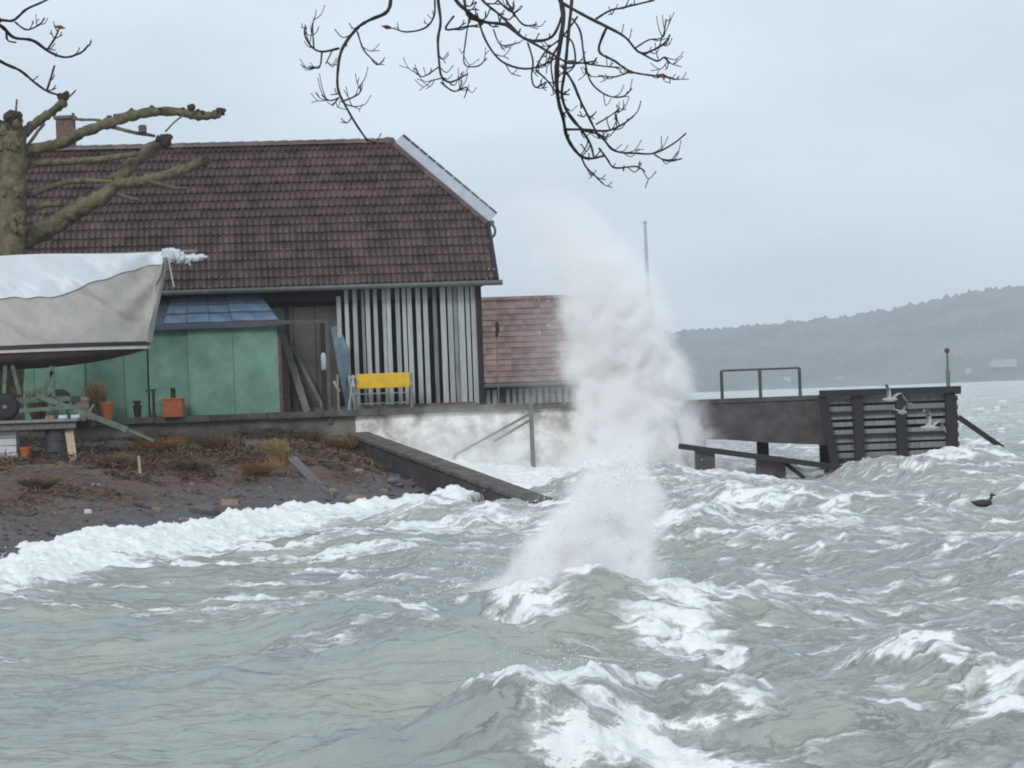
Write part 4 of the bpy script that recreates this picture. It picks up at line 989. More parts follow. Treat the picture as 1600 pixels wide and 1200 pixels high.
# dead stalks and leaf litter: nobody could count it
mb = MB()
NL = 60000; LX, LY = RNG.uniform(-14.5, -1.5, NL), RNG.uniform(42, 65.3, NL)
LZ = land_z(LX, LY); keep = (LZ > .5 + .35 * RNG.rand(NL)) & (wing_side(LX, LY) < -1.0) & (fbm(LX * .6, LY * .45, 3) > .46); LZ = LZ + .22 * np.clip(fbm(LX * .6, LY * .45, 3) - .46, 0, 1) * 1.6
for x, y, z in zip(LX[keep], LY[keep], LZ[keep]):
    an = random.random() * 6.28; L = random.uniform(.05, .2); el = random.uniform(-.1, .35) if random.random() < .95 else random.uniform(.5, 1.2)
    d_ = Vector((math.cos(an) * math.cos(el), math.sin(an) * math.cos(el), math.sin(el))); s_ = d_.cross(UP).normalized() * random.uniform(.006, .03); c_ = Vector((x, y, z + .005 + .05 * random.random()))
    mb.raw([c_ - s_, c_ + s_, c_ + d_ * L + s_ * .4, c_ + d_ * L - s_ * .4 + UP * .01], [(0, 1, 2, 3)])
tag(mb.build('leaf_litter', 'straw_brown'), 'brown dead stalks and leaf litter covering the upper beach', 'litter', kind='stuff')
mb = MB()
LX, LY = RNG.uniform(-15, -1, 1300), RNG.uniform(38, 64, 1300); LZ = land_z(LX, LY); keep = (LZ > .06) & (wing_side(LX, LY) < -.8)
for x, y, z in zip(LX[keep], LY[keep], LZ[keep]):
    r = random.uniform(.02, .075); mb.blob((x, y, z + r * .2), r * 1.3, r, r * .7, .4, 5, 4)
tag(mb.build('beach_pebbles', 'pebble'), 'grey pebbles strewn over the beach', 'pebbles', kind='stuff')

# ------------------------------------------------------------------ jetty beyond the harbour mouth
PD = 64.5
def J(px, py, d=PD): return W(px, py, d)
jet = thing('jetty', J(1180, 690), 'dark jetty wall standing on piles beyond the splash', 'jetty')
JX0, JX1 = J(1000, 620).x, J(1284, 620).x; JT = 2.13
vs_ = []
for x, zb in ((JX0, 1.15), (J(1130, 690).x, 1.05), (J(1200, 705).x, .92), (J(1292, 715).x, .80)):
    vs_ += [(x, PD, JT - .1), (x, PD, zb), (x, PD + .3, zb), (x, PD + .3, JT - .1)]
fs = [(i * 4 + k, i * 4 + (k + 1) % 4, (i + 1) * 4 + (k + 1) % 4, (i + 1) * 4 + k) for i in range(3) for k in range(4)] + [(0, 3, 2, 1), (12, 13, 14, 15)]
MB().raw(vs_, fs).build('skirt', 'concrete_wet', jet)
MB().box(((JX0 + J(1500, 610).x) / 2, PD + 1.0, JT - .05), J(1500, 610).x - JX0, 2.1, .11).build('deck', 'concrete_wet', jet)
for px in (1020, 1100, 1200, 1300, 1400, 1490):
    x = J(px, 700).x; MB().box((x, PD + 1.5, .3), .3, .3, 3.4).build('pile', 'timber_dark', jet)
# low walkway beam and its squat piles in front
wk = thing('walkway', J(1200, 740, 61.5), 'low sloping walkway beam on squat dark piles below the jetty', 'walkway')
WD = 61.5
MB().bar(W(1060, 697, WD), W(1345, 735, WD - .6), .4, .13, UP).build('beam', 'timber_dark', wk)
MB().bar(W(1060, 697, WD + .9), W(1345, 735, WD + .3), .2, .12, UP).build('beam', 'timber_dark', wk)
for px, w_, pt_ in ((1100, 30, 703), (1203, 44, 716), (1306, 36, 730)):
    p = W(px, pt_, WD + .05); MB().box((p.x, WD + .1, p.z / 2 - .6), w_ / FPX * WD, .45, p.z + 1.2).build('pile', 'concrete_wet', wk)
MB().bar(W(1215, 715, WD - .1), W(1256, 747, WD - .3), .10, .10).build('strut', 'timber_dark', wk)
MB().bar(W(1318, 722, WD - .3), W(1345, 742, WD - .5), .12, .10).build('strut', 'timber_dark', wk)
# timber screen at the jetty head
FD = 63.6
sc = thing('timber_screen', J(1400, 700, FD), 'dark timber wave screen of horizontal slats at the jetty head', 'fence')
def S3(px, py, d=FD): return W(px, py, d)
xl_, xr_ = S3(1290, 640).x, S3(1493, 640).x
for k, (px0, px1) in enumerate(((1283, 1303), (1338, 1338), (1405, 1406), (1483, 1484))):
    tp_ = S3(px0, 612); bt_ = S3(px1 + 4, 735); bt_.z = -0.9; tp_.z = JT + .02
    MB().bar((tp_.x, FD, tp_.z), (tp_.x + (.33 if k == 0 else .02), FD, bt_.z + (.9 if k == 0 else 0)), .26 if k else .22, .2).build('post', 'timber_dark', sc)
MB().bar((xl_ - .15, FD - .02, JT + .05), (xr_ + .12, FD - .02, JT + .03), .34, .17, UP).build('top_beam', 'timber_dark', sc)
for k in range(10):
    z = JT - .17 - k * .205; hgt = .13 + .02 * random.random()
    xa_ = xl_ + .05 + .16 * (k / 10); thick = k in (3, 4)
    MB().box(((xa_ + xr_) / 2, FD + .16 + random.uniform(-.01, .01), z), xr_ - xa_, .05, hgt * (.8 if thick else 1)).build('slat', 'slat_grey', sc)
    if k % 3 == 1: MB().box(((xa_ + xr_) / 2, FD + .06, z - .105), xr_ - xa_, .06, .075).build('batten', 'timber_dark', sc)
MB().box(((xl_ + xr_) / 2 + .1, FD + .42, .6), xr_ - xl_, .06, 2.8).build('back_board', 'timber_dark', sc)
for k in range(8):
    z = JT - .2 - k * .24; MB().box((xr_ + .06, FD + .7, z), .05, 1.1, .12).build('end_slat', 'timber_grey', sc)
MB().bar((xr_ + .02, FD + 1.25, -.9), (xr_ + .02, FD + 1.25, JT), .2, .2).build('post', 'timber_dark', sc)
MB().bar(S3(1497, 652), S3(1566, 700), .13, .13).build('strut', 'timber_dark', sc)
# railing and marker on the jetty
rl = thing('jetty_railing', J(1190, 620, PD + 1.5), 'thin steel railing hoop of two bays on the jetty', 'railing')
rz_ = J(1188, 577, PD + 1.5).z; xs_ = [J(px, 600, PD + 1.5).x for px in (1127, 1187, 1249)]
for x in xs_: MB().tube([(x, PD + 1.5, JT), (x, PD + 1.5, rz_)], .045, 6).build('post', 'steel_dark', rl)
for i in range(2): MB().tube([(xs_[i], PD + 1.5, rz_), (xs_[i + 1], PD + 1.5, rz_)], .028, 6).build('rail', 'steel_dark', rl)
mk = thing('marker_post', J(1480, 610, PD + .6), 'slim marker post with round top on the jetty head', 'post')
mz = J(1478, 548, PD + .6).z; mxp = J(1481, 600, PD + .6).x
MB().tube([(mxp, PD + .6, JT), (mxp, PD + .6, JT + .55)], .055, 8).build('post', 'steel_grey', mk)
MB().tube([(mxp, PD + .6, JT + .55), (mxp, PD + .6, mz)], .03, 6).build('rod', 'steel_grey', mk)
MB().blob((mxp, PD + .6, mz), .07, .07, .08, .05).build('head', 'steel_dark', mk)

# ------------------------------------------------------------------ gulls and duck
def gull(px, py, d, span, heading, roll, label, flap):
    c = W(px, py, d); s = span / 2
    rings = [(-.30, .005), (-.24, .028), (-.12, .05), (.0, .062), (.10, .055), (.17, .036), (.22, .036), (.26, .024), (.31, .004)]
    mb = MB(); n_ = 8; vs_, fs = [], []
    for i, (x, r) in enumerate(rings):
        for k in range(n_):
            an = 2 * math.pi * k / n_; vs_.append(Vector((x, math.cos(an) * r, math.sin(an) * r * (.75 if x < -.15 else 1.0))))
    for i in range(len(rings) - 1):
        for k in range(n_): fs.append((i * n_ + k, i * n_ + (k + 1) % n_, (i + 1) * n_ + (k + 1) % n_, (i + 1) * n_ + k))
    fs += [tuple(range(n_))[::-1], tuple((len(rings) - 1) * n_ + k for k in range(n_))]
    base = len(vs_)
    for sg in (-1, 1):
        o_ = len(vs_); st2 = [(0, .09, -.09, .02), (.25, .10, -.07, .02 + .18 * flap), (.5, .11, -.03, .02 + .26 * flap), (.78, .04, -.05, .02 + .2 * flap), (1.0, -.10, -.12, .02 + .1 * flap)]
        for t_, le, te, z in st2:
            for x, zo in ((le, .012 * (1 - t_)), (te, 0), ((le + te) / 2, .016 * (1 - t_) + .004)): vs_.append(Vector((x, sg * (.04 + t_ * (s - .04)), z + zo)))
        for i in range(4):
            for a_, b_ in ((0, 2), (2, 1), (1, 0)): fs.append((o_ + i * 3 + a_, o_ + i * 3 + b_, o_ + i * 3 + 3 + b_, o_ + i * 3 + 3 + a_))
    M = Matrix.Rotation(heading, 3, 'Z') @ Matrix.Rotation(roll, 3, 'X')
    o = mb.raw([c + M @ v_ for v_ in vs_], fs).build('gull', 'gull_white', None, smooth=True)
    return tag(o, label, 'bird', 'gulls in front of the jetty screen')
gull(1390, 624, 58, .85, R(118), R(28), 'pale gull flying just below the top beam of the timber screen', 1.0)
gull(1409, 644, 59, .72, R(60), R(-20), 'pale gull half hidden in front of the middle screen post', .5)
gull(1451, 668, 57, .88, R(125), R(35), 'pale gull banking before the last bay of screen slats', 1.2)
dp = G(1535, 789, .12); dz = .12
mb = MB(); vs_ = []; n_ = 10
K_ = .72
mb.blob(dp + Vector((0, 0, .03)), .24 * K_, .11 * K_, .10 * K_, .05, 12, 8)
mb.tube(spline([dp + Vector((.14, 0, .06)) * K_, dp + Vector((.20, 0, .16)) * K_, dp + Vector((.22, 0, .22)) * K_], 3), [.05 * K_] * 2 + [.035 * K_] * 5, 8)
mb.blob(dp + Vector((.235, 0, .245)) * K_, .065 * K_, .045 * K_, .045 * K_, .02, 8, 6); mb.tube([dp + Vector((.28, 0, .24)) * K_, dp + Vector((.345, 0, .225)) * K_], [.022 * K_, .008 * K_], 6)
mb.tube([dp + Vector((-.2, 0, .06)) * K_, dp + Vector((-.31, 0, .10)) * K_], [.05 * K_, .01], 6)
tag(mb.build('duck', 'duck_dark', None, smooth=True), 'dark duck swimming on the pale chop off the jetty', 'bird')

# ------------------------------------------------------------------ pollarded tree behind the boat
TRD = 61.0
root = W(14, 640, TRD); tree = thing('pollard_tree', (root.x, TRD, QZ - .1), 'pollarded tree with mossy trunk and knobbly cut limbs behind the covered boat', 'tree')
def tp3(pts, d=TRD, wob=.5):
    return [W(x, y, d + wob * math.sin(x * .021 + i * .4)) for i, (x, y) in enumerate(pts)]
def limb(pts, r0, r1, name='limb', par=None, m='bark_olive', d=TRD, knobs=True, wob=.5):
    P_ = spline(tp3(pts, d, wob), 9); k = TRD / FPX
    rr_ = [(r0 + (r1 - r0) * i / (len(P_) - 1)) * k * random.uniform(.86, 1.14) for i in range(len(P_))]
    o = MB().tube(P_, rr_, 10, jitter=.3).build(name, m, par or tree, smooth=True)
    if knobs:
        for q in range(max(1, len(P_) // 8)):
            i = random.randrange(len(P_) // 4, len(P_)); r = rr_[i]
            MB().blob(P_[i] + UP * r * .7, r * .6, r * .6, r * .7, .5, 7, 5).build('knob', 'bark_cut', o)
    return o
def endknob(px, py, r, par=None, d=TRD):
    c = W(px, py, d); k = TRD / FPX; mb = MB()
    for j in range(4): mb.blob(c + Vector((random.uniform(-.5, .5), random.uniform(-.3, .3), random.uniform(-.4, .4))) * r * k, r * k * .8, r * k * .7, r * k * .75, .6, 7, 5)
    mb.build('knob', 'bark_cut', par or tree)
P_ = spline([Vector((root.x - .1, TRD, QZ - .15))] + tp3([(8, 560), (8, 470), (14, 390), (18, 320), (20, 260), (20, 205)], wob=.1), 9)
MB().tube(P_, [(.46 - .16 * min(1, i / (len(P_) - 1))) * random.uniform(.94, 1.06) for i in range(len(P_))], 14, jitter=.22).build('trunk', 'bark_olive', tree, smooth=True)
l_ = limb([(20, 240), (20, 215), (20, 186)], 16, 14, knobs=False); endknob(20, 184, 13, l_); limb([(23, 182), (24, 168), (25, 155)], 2, 1.5, 'twig', l_, knobs=False)
for j_ in range(14):
    c_ = W(20 + random.uniform(-18, 18), random.uniform(190, 390), TRD - .32 + random.uniform(0, .1)); r_ = random.uniform(.06, .14); MB().blob(c_, r_, r_ * .8, r_ * 1.3, .5, 8, 6).build('burr', 'bark_olive', tree)
l_ = limb([(4, 240), (0, 215), (-4, 196)], 12, 12, knobs=False); endknob(-3, 197, 12, l_)
l_ = limb([(30, 214), (50, 196), (75, 178), (99, 160)], 8, 6.5); endknob(97, 150, 8, l_); limb([(100, 156), (110, 148), (117, 141)], 2, 1, 'twig', l_, knobs=False)
l_ = limb([(34, 236), (90, 224), (130, 206), (175, 190), (220, 177), (270, 174), (312, 181), (340, 178)], 9.5, 6.5); endknob(342, 176, 8, l_); endknob(298, 168, 6, l_)
for a_, b_ in ((185, 183), (228, 172), (250, 171), (160, 190), (315, 176)): endknob(a_, b_, 3.4, l_)
limb([(150, 196), (172, 198), (205, 206), (240, 212)], 3.4, 2.6, par=l_, knobs=False); limb([(222, 207), (221, 196)], 6, 6, par=l_, knobs=False)
limb([(113, 178), (118, 186), (150, 187), (160, 190)], 2.4, 2, par=l_, knobs=False); limb([(258, 205), (272, 190), (286, 180)], 1.6, 1.2, par=l_, knobs=False)
limb([(34, 262), (60, 255), (110, 252), (160, 248), (212, 240)], 6, 4.5)
l_ = limb([(6, 392), (40, 374), (90, 345), (130, 322), (162, 304), (185, 280), (212, 250), (252, 224)], 15, 10); endknob(255, 221, 11, l_); endknob(247, 217, 6, l_)
limb([(180, 288), (215, 282), (250, 276), (290, 262), (318, 251)], 8.5, 7, par=l_); endknob(322, 252, 8, l_)
limb([(200, 284), (232, 284), (262, 292), (290, 295)], 4.5, 3, par=l_, knobs=False)
limb([(170, 296), (190, 306), (215, 312)], 4, 3, par=l_, knobs=False)
limb([(14, 388), (60, 372), (100, 350), (128, 328), (150, 312)], 9, 6)
limb([(40, 306), (75, 294), (105, 284), (140, 282), (170, 284), (210, 284)], 5, 4)
limb([(30, 340), (60, 322), (95, 318)], 7, 4)
limb([(42, 228), (58, 205), (68, 194)], 3, 2, knobs=False)

# ------------------------------------------------------------------ bare tree overhanging from the near bank
BRD = 13.0
near = thing('bare_tree', (-3.4, 8.6, .75), 'bare dark branches of a tree hanging down over the water', 'tree')
MB().tube(spline([(-3.4, 8.6, .5), (-3.35, 8.65, 2.0), (-3.2, 8.8, 3.6), (-2.9, 9.1, 5.0), (-2.4, 9.4, 6.4)], 5), [.34, .30, .28, .26, .25, .24, .24, .23, .22, .22, .21, .20, .20, .19, .18, .17, .16, .15, .14, .13, .12], 12, jitter=.1).build('trunk', 'bark_dark', near, smooth=True)
def bdep(px, py): return BRD + .45 * math.sin(px * .009 + 1.0) + .35 * math.sin(py * .012 + px * .004) 
def ZP(zx, zy): return (440 + zx / 2.424, zy / 2.424)
def bp3(pts, zoomed=True):
    out = []
    for p in pts:
        a_, b_ = ZP(*p) if zoomed else p
        out.append(W(a_, b_, bdep(a_, b_)))
    return out
def twigs(mb, P_, n_, L, r):
    for q in range(n_):
        i = random.randrange(len(P_) // 3, len(P_) - 1); d_ = (P_[i + 1] - P_[i]).normalized()
        s_ = Vector((random.uniform(-1, 1), random.uniform(-.7, .7), random.uniform(-.6, .6))); s_ = (d_ * .8 + s_ * .8).normalized()
        Lq = L * random.uniform(.4, 1); p0_ = P_[i]; p1_ = p0_ + s_ * Lq * .5; p2_ = p1_ + (s_ * .6 + UP * .7).normalized() * Lq * .5
        mb.tube(spline([p0_, p1_, p2_], 3), [r, r * .95, r * .9, r * .8, r * .75, r * .7, r * .95], 5)
        if random.random() < .6:
            p3_ = p1_ + (s_ + Vector((random.uniform(-.8, .8), random.uniform(-.5, .5), random.uniform(-.2, .9)))).normalized() * Lq * .4
            mb.tube([p1_, p3_], [r * .8, r * .75], 4)
def branch(pts, r0, r1, nt=4, L=.14, zoomed=True):
    P_ = spline(bp3(pts, zoomed), 5); k = BRD / FPX / (2.424 if zoomed else 1)
    mb = MB(); rr_ = [(r0 + (r1 - r0) * (i / (len(P_) - 1))) * k * random.uniform(.85, 1.15) for i in range(len(P_))]
    mb.tube(P_, rr_, 7, jitter=.1); twigs(mb, P_, nt, L, max(.0028, r1 * k * .75))
    return mb.build('branch', 'bark_dark', near, smooth=True)
# limbs passing above the picture
MB().tube(spline([(-2.5, 9.4, 6.2), (-1.6, 10.6, 6.4)] + [W(430, -150, 12.2), W(640, -90, 12.8), W(780, -60, 13.2), W(900, -70, 13.3), W(1010, -120, 13.4)], 5), lerp(.11, .03, 31), 9, jitter=.1).build('limb', 'bark_dark', near, smooth=True)
MB().tube(spline([W(780, -60, 13.2), W(830, -30, 13.2), W(868, -20, 13.1)], 5), lerp(.05, .03, 11), 8).build('limb', 'bark_dark', near, smooth=True)
MB().tube(spline([(-2.7, 9.2, 5.6), (-2.9, 11, 5.2)] + [W(-60, -60, 12.9), W(-30, 10, 13.0), W(0, 32, 13.1)], 5), lerp(.06, .012, 21), 8).build('limb', 'bark_dark', near, smooth=True)
B_ = [
    ([(420, -150), (412, -30), (400, 40), (330, 75), (285, 105), (235, 170), (215, 230), (210, 330), (240, 400), (280, 470), (325, 535)], 11, 4.5, 5),
    ([(215, 182), (150, 195), (110, 175), (85, 130), (88, 95)], 6, 3.5, 3), ([(120, 180), (115, 100), (122, 65)], 4, 3, 2), ([(150, 200), (140, 255), (100, 250)], 5, 3, 2), ([(190, 190), (165, 240)], 3.5, 3, 0),
    ([(285, 120), (310, 190), (365, 245)], 4.5, 3.5, 1), ([(215, 370), (180, 380), (150, 360)], 4.5, 3, 2), ([(225, 385), (290, 355), (295, 320)], 4.5, 3.5, 2), ([(210, 375), (190, 400)], 3.5, 3, 0), ([(240, 395), (280, 405)], 4, 3, 1),
    ([(580, -140), (578, -20), (575, 60), (540, 105), (470, 120), (420, 105)], 6, 3.5, 2), ([(600, -140), (590, -20), (600, 80), (590, 150), (595, 240), (605, 290), (640, 310), (700, 280)], 9, 4, 5),
    ([(600, 310), (650, 345), (700, 330), (690, 370)], 4.5, 3, 4), ([(590, 255), (530, 290), (505, 255)], 4, 3, 3), ([(605, 295), (560, 305)], 3.5, 3, 1),
    ([(640, -150), (650, -20), (700, 40), (760, 80), (850, 95), (930, 150), (1020, 140), (1060, 60)], 11, 6, 4), ([(680, -140), (690, 0), (720, 70), (850, 90)], 9, 6, 2), ([(650, 60), (620, 110), (700, 100), (740, 95)], 6, 5, 2),
    ([(710, 60), (695, 150), (690, 240), (740, 250), (775, 220)], 4.5, 3.2, 1), ([(740, 60), (770, 150), (830, 230), (920, 260), (1000, 240), (1040, 215)], 6, 4, 2), ([(800, 110), (830, 170), (900, 160)], 4, 3, 2),
    ([(1040, -150), (1050, -30), (1065, 60), (1055, 150), (1040, 260), (1045, 370), (1065, 450), (1080, 520), (1120, 580), (1160, 600), (1220, 590)], 14, 6, 5),
    ([(1095, -150), (1098, -20), (1085, 120), (1072, 260), (1060, 360), (1090, 440), (1140, 490), (1200, 510), (1260, 570), (1340, 580), (1410, 580), (1480, 545), (1530, 505)], 9, 3.5, 7),
    ([(1060, 10), (1150, 60), (1230, 100), (1300, 140), (1360, 200), (1440, 170), (1470, 130)], 9, 3.8, 5), ([(1230, 100), (1200, 190), (1260, 230), (1320, 270), (1400, 285), (1450, 290), (1490, 300)], 7, 3.5, 6),
    ([(1100, 70), (1130, 120), (1145, 220), (1170, 310), (1230, 360), (1290, 365), (1325, 335)], 5.5, 3.5, 3), ([(930, 150), (1000, 190), (1050, 220), (1100, 240), (1190, 230)], 7, 4, 2),
    ([(1060, 250), (1100, 310), (1130, 380), (1170, 460), (1200, 520)], 7, 5, 3), ([(1190, 470), (1240, 440), (1280, 410)], 4, 3, 2), ([(1080, 490), (1150, 490), (1230, 495), (1290, 470), (1330, 440)], 6, 4.5, 5),
    ([(1130, 585), (1150, 630), (1180, 660), (1215, 695)], 5, 4, 2), ([(1200, 560), (1230, 600), (1260, 635), (1340, 630), (1375, 650)], 5, 4, 3), ([(1410, 585), (1460, 610), (1515, 600)], 4, 3.5, 2), ([(1080, 420), (1160, 530), (1180, 590)], 6, 5, 2),
    ([(1190, 70), (1240, 40), (1280, 30), (1410, 0)], 6, 4, 4), ([(740, -60), (760, 0), (830, 60), (900, 130)], 7, 6, 2), ([(840, -60), (850, 0), (910, 90), (965, 90)], 6, 4, 2), ([(780, -40), (860, 40), (880, 20)], 5, 4, 3),
    ([(930, 160), (950, 230), (945, 290), (960, 330), (1000, 310)], 5, 4, 2), ([(960, 265), (1000, 300), (1035, 345)], 5, 4, 1), ([(1360, 200), (1420, 230), (1450, 215), (1465, 240)], 5, 3.5, 4), ([(1340, 180), (1390, 150), (1440, 140), (1455, 70)], 4, 3, 4),
    ([(1320, 270), (1260, 290), (1200, 285)], 4, 3, 2), ([(1120, 60), (1060, 140), (1000, 190), (960, 260)], 5, 4, 2), ([(1085, 230), (1150, 240), (1220, 250), (1280, 255)], 4.5, 3.5, 3), ([(1060, 130), (1100, 160), (1110, 240), (1075, 280)], 5, 4, 1),
    ([(1060, 150), (1020, 230), (1030, 330)], 5, 4, 2),
]
for pts, r0, r1, nt in B_: branch(pts, r0 * .78, r1 * .80, nt + 2)
for pts, r0, r1, nt in [([(-40, 32), (0, 31), (20, 31), (40, 14), (70, 0), (100, -20)], 2.6, 1.8, 1), ([(-40, 20), (0, 40), (20, 58), (50, 63), (75, 80), (100, 89), (125, 82), (137, 70)], 3.2, 1.6, 5), ([(72, 78), (84, 60), (91, 44)], 1.8, 1.5, 3), ([(22, 34), (40, 46), (60, 38), (68, 28)], 1.6, 1.3, 3),
                        ([(-60, 60), (0, 96), (30, 110), (52, 128), (72, 142), (90, 148)], 2.8, 1.7, 2), ([(72, 141), (78, 122), (84, 102)], 2.0, 1.8, 1), ([(8, 45), (10, 62), (24, 66)], 1.4, 1.2, 1)]:
    branch(pts, r0, r1, nt, .10, False)
for px, py in ((604, 42), (92, 42), (1035, 118)):
    c = W(px, py, bdep(px, py)); mb = MB(); a_ = Vector((.035, .01, -.008)); b_ = Vector((.004, .012, .014))
    mb.raw([c - a_, c - b_, c + a_, c + b_, c + Vector((0, -.01, .006))], [(0, 1, 4), (1, 2, 4), (2, 3, 4), (3, 0, 4)]).build('dead_leaf', 'dead_leaf', near)

# ------------------------------------------------------------------ spray: mist volumes and drops
def spray(name, label, d0, prof, dmax, nscale, amp, depth=1.0, step=.25, soft=.55, drops=0, dsize=(.01, .03), stretch=1.0):
    """prof: (pixel column, pixel row, half width in pixels, relative density) from the foot upwards"""
    k = d0 / FPX; pts = [(W(a_, b_, d0), r * k, q) for a_, b_, r, q in prof]
    z0, z1 = pts[0][0].z, pts[-1][0].z
    xs = [p[0].x for p in pts]; rs = [p[1] for p in pts]; x0, x1 = min(xs) - .01, max(xs) + .01; r1 = max(rs)
    vs_, fs = [], []; n_ = 20
    for p, r, q in pts:
        for j in range(n_):
            an = 2 * math.pi * j / n_; vs_.append(p + Vector((math.cos(an) * r * 1.12, math.sin(an) * r * depth * 1.12, 0)))
    for i in range(len(pts) - 1):
        for j in range(n_): fs.append((i * n_ + j, i * n_ + (j + 1) % n_, (i + 1) * n_ + (j + 1) % n_, (i + 1) * n_ + j))
    fs.append(tuple(range(n_))[::-1]); fs.append(tuple((len(pts) - 1) * n_ + j for j in range(n_)))
    m = bpy.data.materials.new(name); m.use_nodes = True; n, l = m.node_tree.nodes, m.node_tree.links; n.clear()
    out = n.new('ShaderNodeOutputMaterial'); pv = n.new('ShaderNodeVolumePrincipled'); pv.inputs['Color'].default_value = (.999, .999, .999, 1); pv.inputs['Anisotropy'].default_value = -.35
    l.new(pv.outputs[0], out.inputs['Volume'])
    g = n.new('ShaderNodeNewGeometry'); sx = n.new('ShaderNodeSeparateXYZ'); l.new(g.outputs['Position'], sx.inputs[0])
    mr = n.new('ShaderNodeMapRange'); mr.inputs['From Min'].default_value = z0; mr.inputs['From Max'].default_value = z1; l.new(sx.outputs['Z'], mr.inputs[0])
    rp_ = n.new('ShaderNodeValToRGB'); e = rp_.color_ramp.elements
    for i, (p, r, q) in enumerate(pts):
        pos = (p.z - z0) / (z1 - z0); el_ = e[0] if i == 0 else (e[len(e) - 1] if i == len(pts) - 1 else e.new(pos)); el_.position = pos
    order = sorted(range(len(e)), key=lambda i: e[i].position)
    for i, (p, r, q) in zip(order, pts): e[i].color = ((p.x - x0) / (x1 - x0), r / r1, 0, q)
    l.new(mr.outputs[0], rp_.inputs[0]); sc_ = n.new('ShaderNodeSeparateColor'); l.new(rp_.outputs['Color'], sc_.inputs[0])
    def M(op, a, b=None, c=None):
        q = n.new('ShaderNodeMath'); q.operation = op
        for i, v_ in enumerate((a, b, c)):
            if v_ is None: continue
            if isinstance(v_, (int, float)): q.inputs[i].default_value = v_
            else: l.new(v_, q.inputs[i])
        return q.outputs[0]
    cx = M('MULTIPLY_ADD', sc_.outputs[0], x1 - x0, x0); rad = M('MULTIPLY', sc_.outputs[1], r1)
    dx = M('DIVIDE', M('SUBTRACT', sx.outputs['X'], cx), rad); dy = M('DIVIDE', M('SUBTRACT', sx.outputs['Y'], d0), M('MULTIPLY', rad, depth))
    rr2 = M('ADD', M('MULTIPLY', dx, dx), M('MULTIPLY', dy, dy))
    mpn = n.new('ShaderNodeMapping'); mpn.inputs['Scale'].default_value = (1, 1, stretch); l.new(g.outputs['Position'], mpn.inputs[0])
    nz_ = n.new('ShaderNodeTexNoise'); nz_.inputs['Scale'].default_value = nscale; nz_.inputs['Detail'].default_value = 6; nz_.inputs['Roughness'].default_value = .62; nz_.inputs['Distortion'].default_value = .4; l.new(mpn.outputs[0], nz_.inputs['Vector'])
    rad1 = M('SQRT', rr2)
    v_ = M('ADD', M('MULTIPLY', M('SUBTRACT', 1.0, rad1), 1.5), M('MULTIPLY', M('SUBTRACT', nz_.outputs['Fac'], .5), amp))
    ss_ = n.new('ShaderNodeMapRange'); ss_.interpolation_type = 'SMOOTHSTEP'; ss_.inputs['From Min'].default_value = .15; ss_.inputs['From Max'].default_value = .15 + soft * 1.6; l.new(v_, ss_.inputs[0])
    edge = n.new('ShaderNodeMapRange'); edge.interpolation_type = 'SMOOTHSTEP'; edge.inputs['From Min'].default_value = 1.08; edge.inputs['From Max'].default_value = .45; l.new(rad1, edge.inputs[0])
    dn = M('MULTIPLY', M('MULTIPLY', M('MULTIPLY', ss_.outputs[0], edge.outputs[0]), rp_.outputs['Alpha']), dmax)
    l.new(dn, pv.inputs['Density'])
    m.cycles.volume_step_rate = step
    MATS[name] = m
    o = MB().raw(vs_, fs).build(name, name); tag(o, label, 'spray', kind='stuff')
    return o
spray('splash_spray', 'tall white plume of spray thrown up where waves hit the quay corner', 64.3,
      [(985, 790, 150, .5), (990, 745, 146, 1), (998, 700, 138, 1), (996, 650, 126, 1), (986, 600, 118, 1), (973, 550, 113, .85), (962, 500, 110, .62), (948, 460, 108, .42), (932, 420, 106, .28), (908, 385, 102, .20), (880, 350, 98, .13), (854, 315, 90, .06), (836, 275, 60, 0)], 5.6, .85, 2.7, .8, .22, .42)
spray('drifting_mist', 'thin mist drifting off the splash over the red roof and quay', 66.5,
      [(880, 800, 190, .6), (890, 740, 200, .9), (900, 680, 180, .8), (910, 620, 170, .8), (915, 560, 160, .9), (905, 500, 140, .8), (885, 440, 110, .5), (860, 380, 80, .3), (835, 320, 60, .0)], .40, .5, 1.6, .6, .2, .9)
spray('crest_spray', 'white spray blown off the crest of the breaking wave', 25.6,
      [(820, 1010, 220, .2), (845, 960, 205, .35), (890, 915, 195, .6), (918, 870, 160, 1), (938, 820, 132, .85), (952, 770, 112, .65), (960, 730, 94, .42), (968, 690, 74, .2), (974, 650, 46, 0)], 7.5, 2.2, 2.9, .7, .22, .45)
spray('swash_spray', 'low spray and splash over the slipway against the pale quay wall', 64.2,
      [(760, 790, 250, .6), (760, 750, 250, .9), (750, 715, 240, .8), (740, 680, 220, .55), (735, 650, 200, .3), (735, 628, 160, 0)], 1.5, .8, 2.2, .16, .3)
spray('crest_spray', 'faint spray at the foot of the foaming wave', 17.0,
      [(790, 1150, 70, .3), (800, 1100, 70, .6), (830, 1060, 60, .5), (850, 1020, 40, 0)], 1.6, 3.4, 2.2, .8, .15)
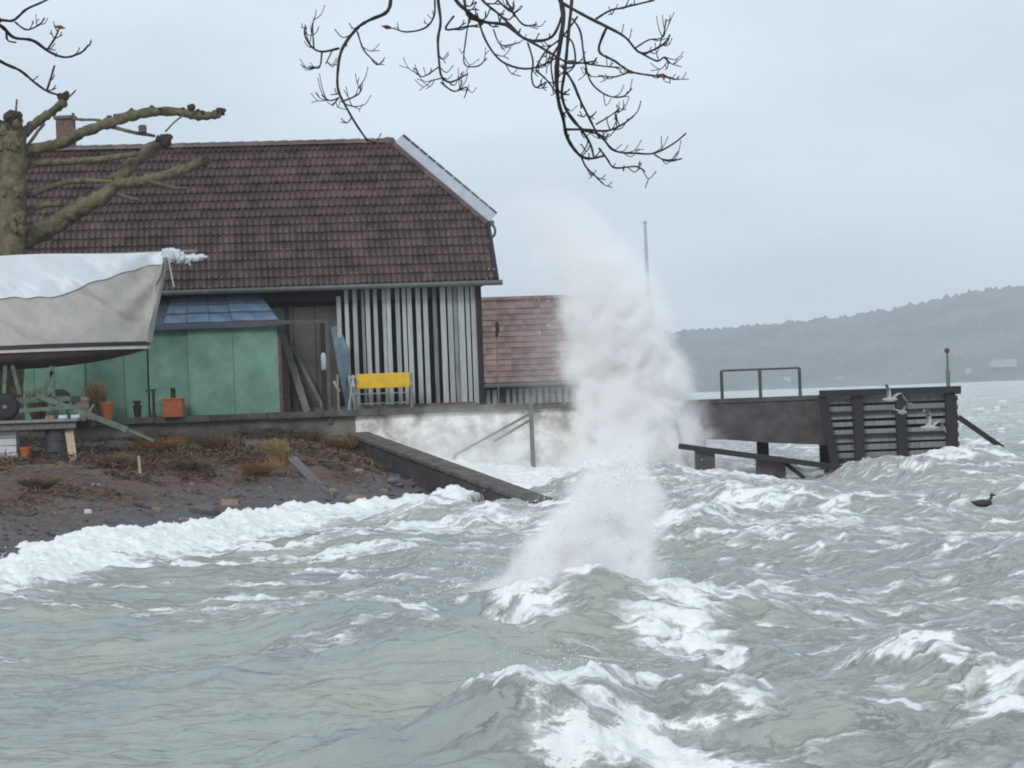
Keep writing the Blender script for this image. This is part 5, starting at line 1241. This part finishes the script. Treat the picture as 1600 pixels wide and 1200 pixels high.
# drops
OC = [(1, 0, 0), (-1, 0, 0), (0, 1, 0), (0, -1, 0), (0, 0, 1), (0, 0, -1)]
OF = [(0, 2, 4), (2, 1, 4), (1, 3, 4), (3, 0, 4), (2, 0, 5), (1, 2, 5), (3, 1, 5), (0, 3, 5)]
def drops(name, label, gen, n_):
    mb = MB()
    for i in range(n_):
        c, r = gen()
        st3 = random.uniform(.8, 1.7); mb.raw([(c.x + x * r, c.y + y * r, c.z + z * r * st3) for x, y, z in OC], OF)
    tag(mb.build(name, 'foam_white', None, smooth=True), label, 'spray', kind='stuff')
def g1():
    t_ = random.random() ** 1.4; px = 935 + 60 * (t_ - .3) + random.gauss(0, 62 * (1 - .4 * t_)); py = 905 - 190 * t_ + random.gauss(0, 14)
    return W(px, py, 25.6 + random.gauss(0, .35)), random.uniform(.003, .011)
def g2():
    px = random.gauss(700, 75); py = random.gauss(910, 45); 
    return W(px, min(py, 985), 24.8 + random.gauss(0, .6)), random.uniform(.003, .014) * (1.2 if random.random() < .1 else .8)
def g3():
    t_ = random.random() ** 1.3; px = np.interp(740 - 420 * t_, [320, 420, 550, 650, 740], [860, 925, 965, 995, 990]) + random.gauss(0, 42); py = 750 - 330 * t_
    return W(px, py, 63.9 + random.gauss(0, .5)), random.uniform(.006, .018)
def g4():
    i = random.random(); px = np.interp(i, [0, .15, .35, .6, .8, 1], [0, 100, 200, 330, 450, 640]); py = np.interp(px, [0, 100, 200, 330, 450, 640], [868, 848, 824, 806, 795, 785]) - abs(random.gauss(0, 9)) + 14
    p = G(px, py + 14, .2); return p + Vector((random.gauss(0, .3), random.gauss(0, .5), abs(random.gauss(.03, .07)))), random.uniform(.004, .014)
def g5():
    px = random.gauss(880, 90); py = random.gauss(1060, 30); return W(px, py, 16.6 + random.gauss(0, .4)), random.uniform(.002, .007)
drops('spray_drops', 'flying drops above the breaking wave crest', g1, 3200)
drops('spray_drops', 'scattered drops falling ahead of the breaking wave', g2, 420)
drops('spray_drops', 'drops flying in the tall splash', g3, 1200)
drops('spray_drops', 'drops tossed up along the beach surf', g4, 900)
drops('spray_drops', 'drops above the foaming wave near the bank', g5, 700)

# ------------------------------------------------------------------ air
hm = bpy.data.materials.new('haze'); hm.use_nodes = True; hn, hl = hm.node_tree.nodes, hm.node_tree.links; hn.clear()
ho = hn.new('ShaderNodeOutputMaterial'); hv = hn.new('ShaderNodeVolumePrincipled'); hv.inputs['Color'].default_value = (.90, .95, 1.0, 1); hv.inputs['Density'].default_value = .00031; hv.inputs['Anisotropy'].default_value = .2
hl.new(hv.outputs[0], ho.inputs['Volume'])
MATS['haze'] = hm
tag(MB().box((150, 1450, 66), 3400, 3300, 137).build('haze', 'haze'), 'pale damp haze over the lake', 'haze', kind='stuff')
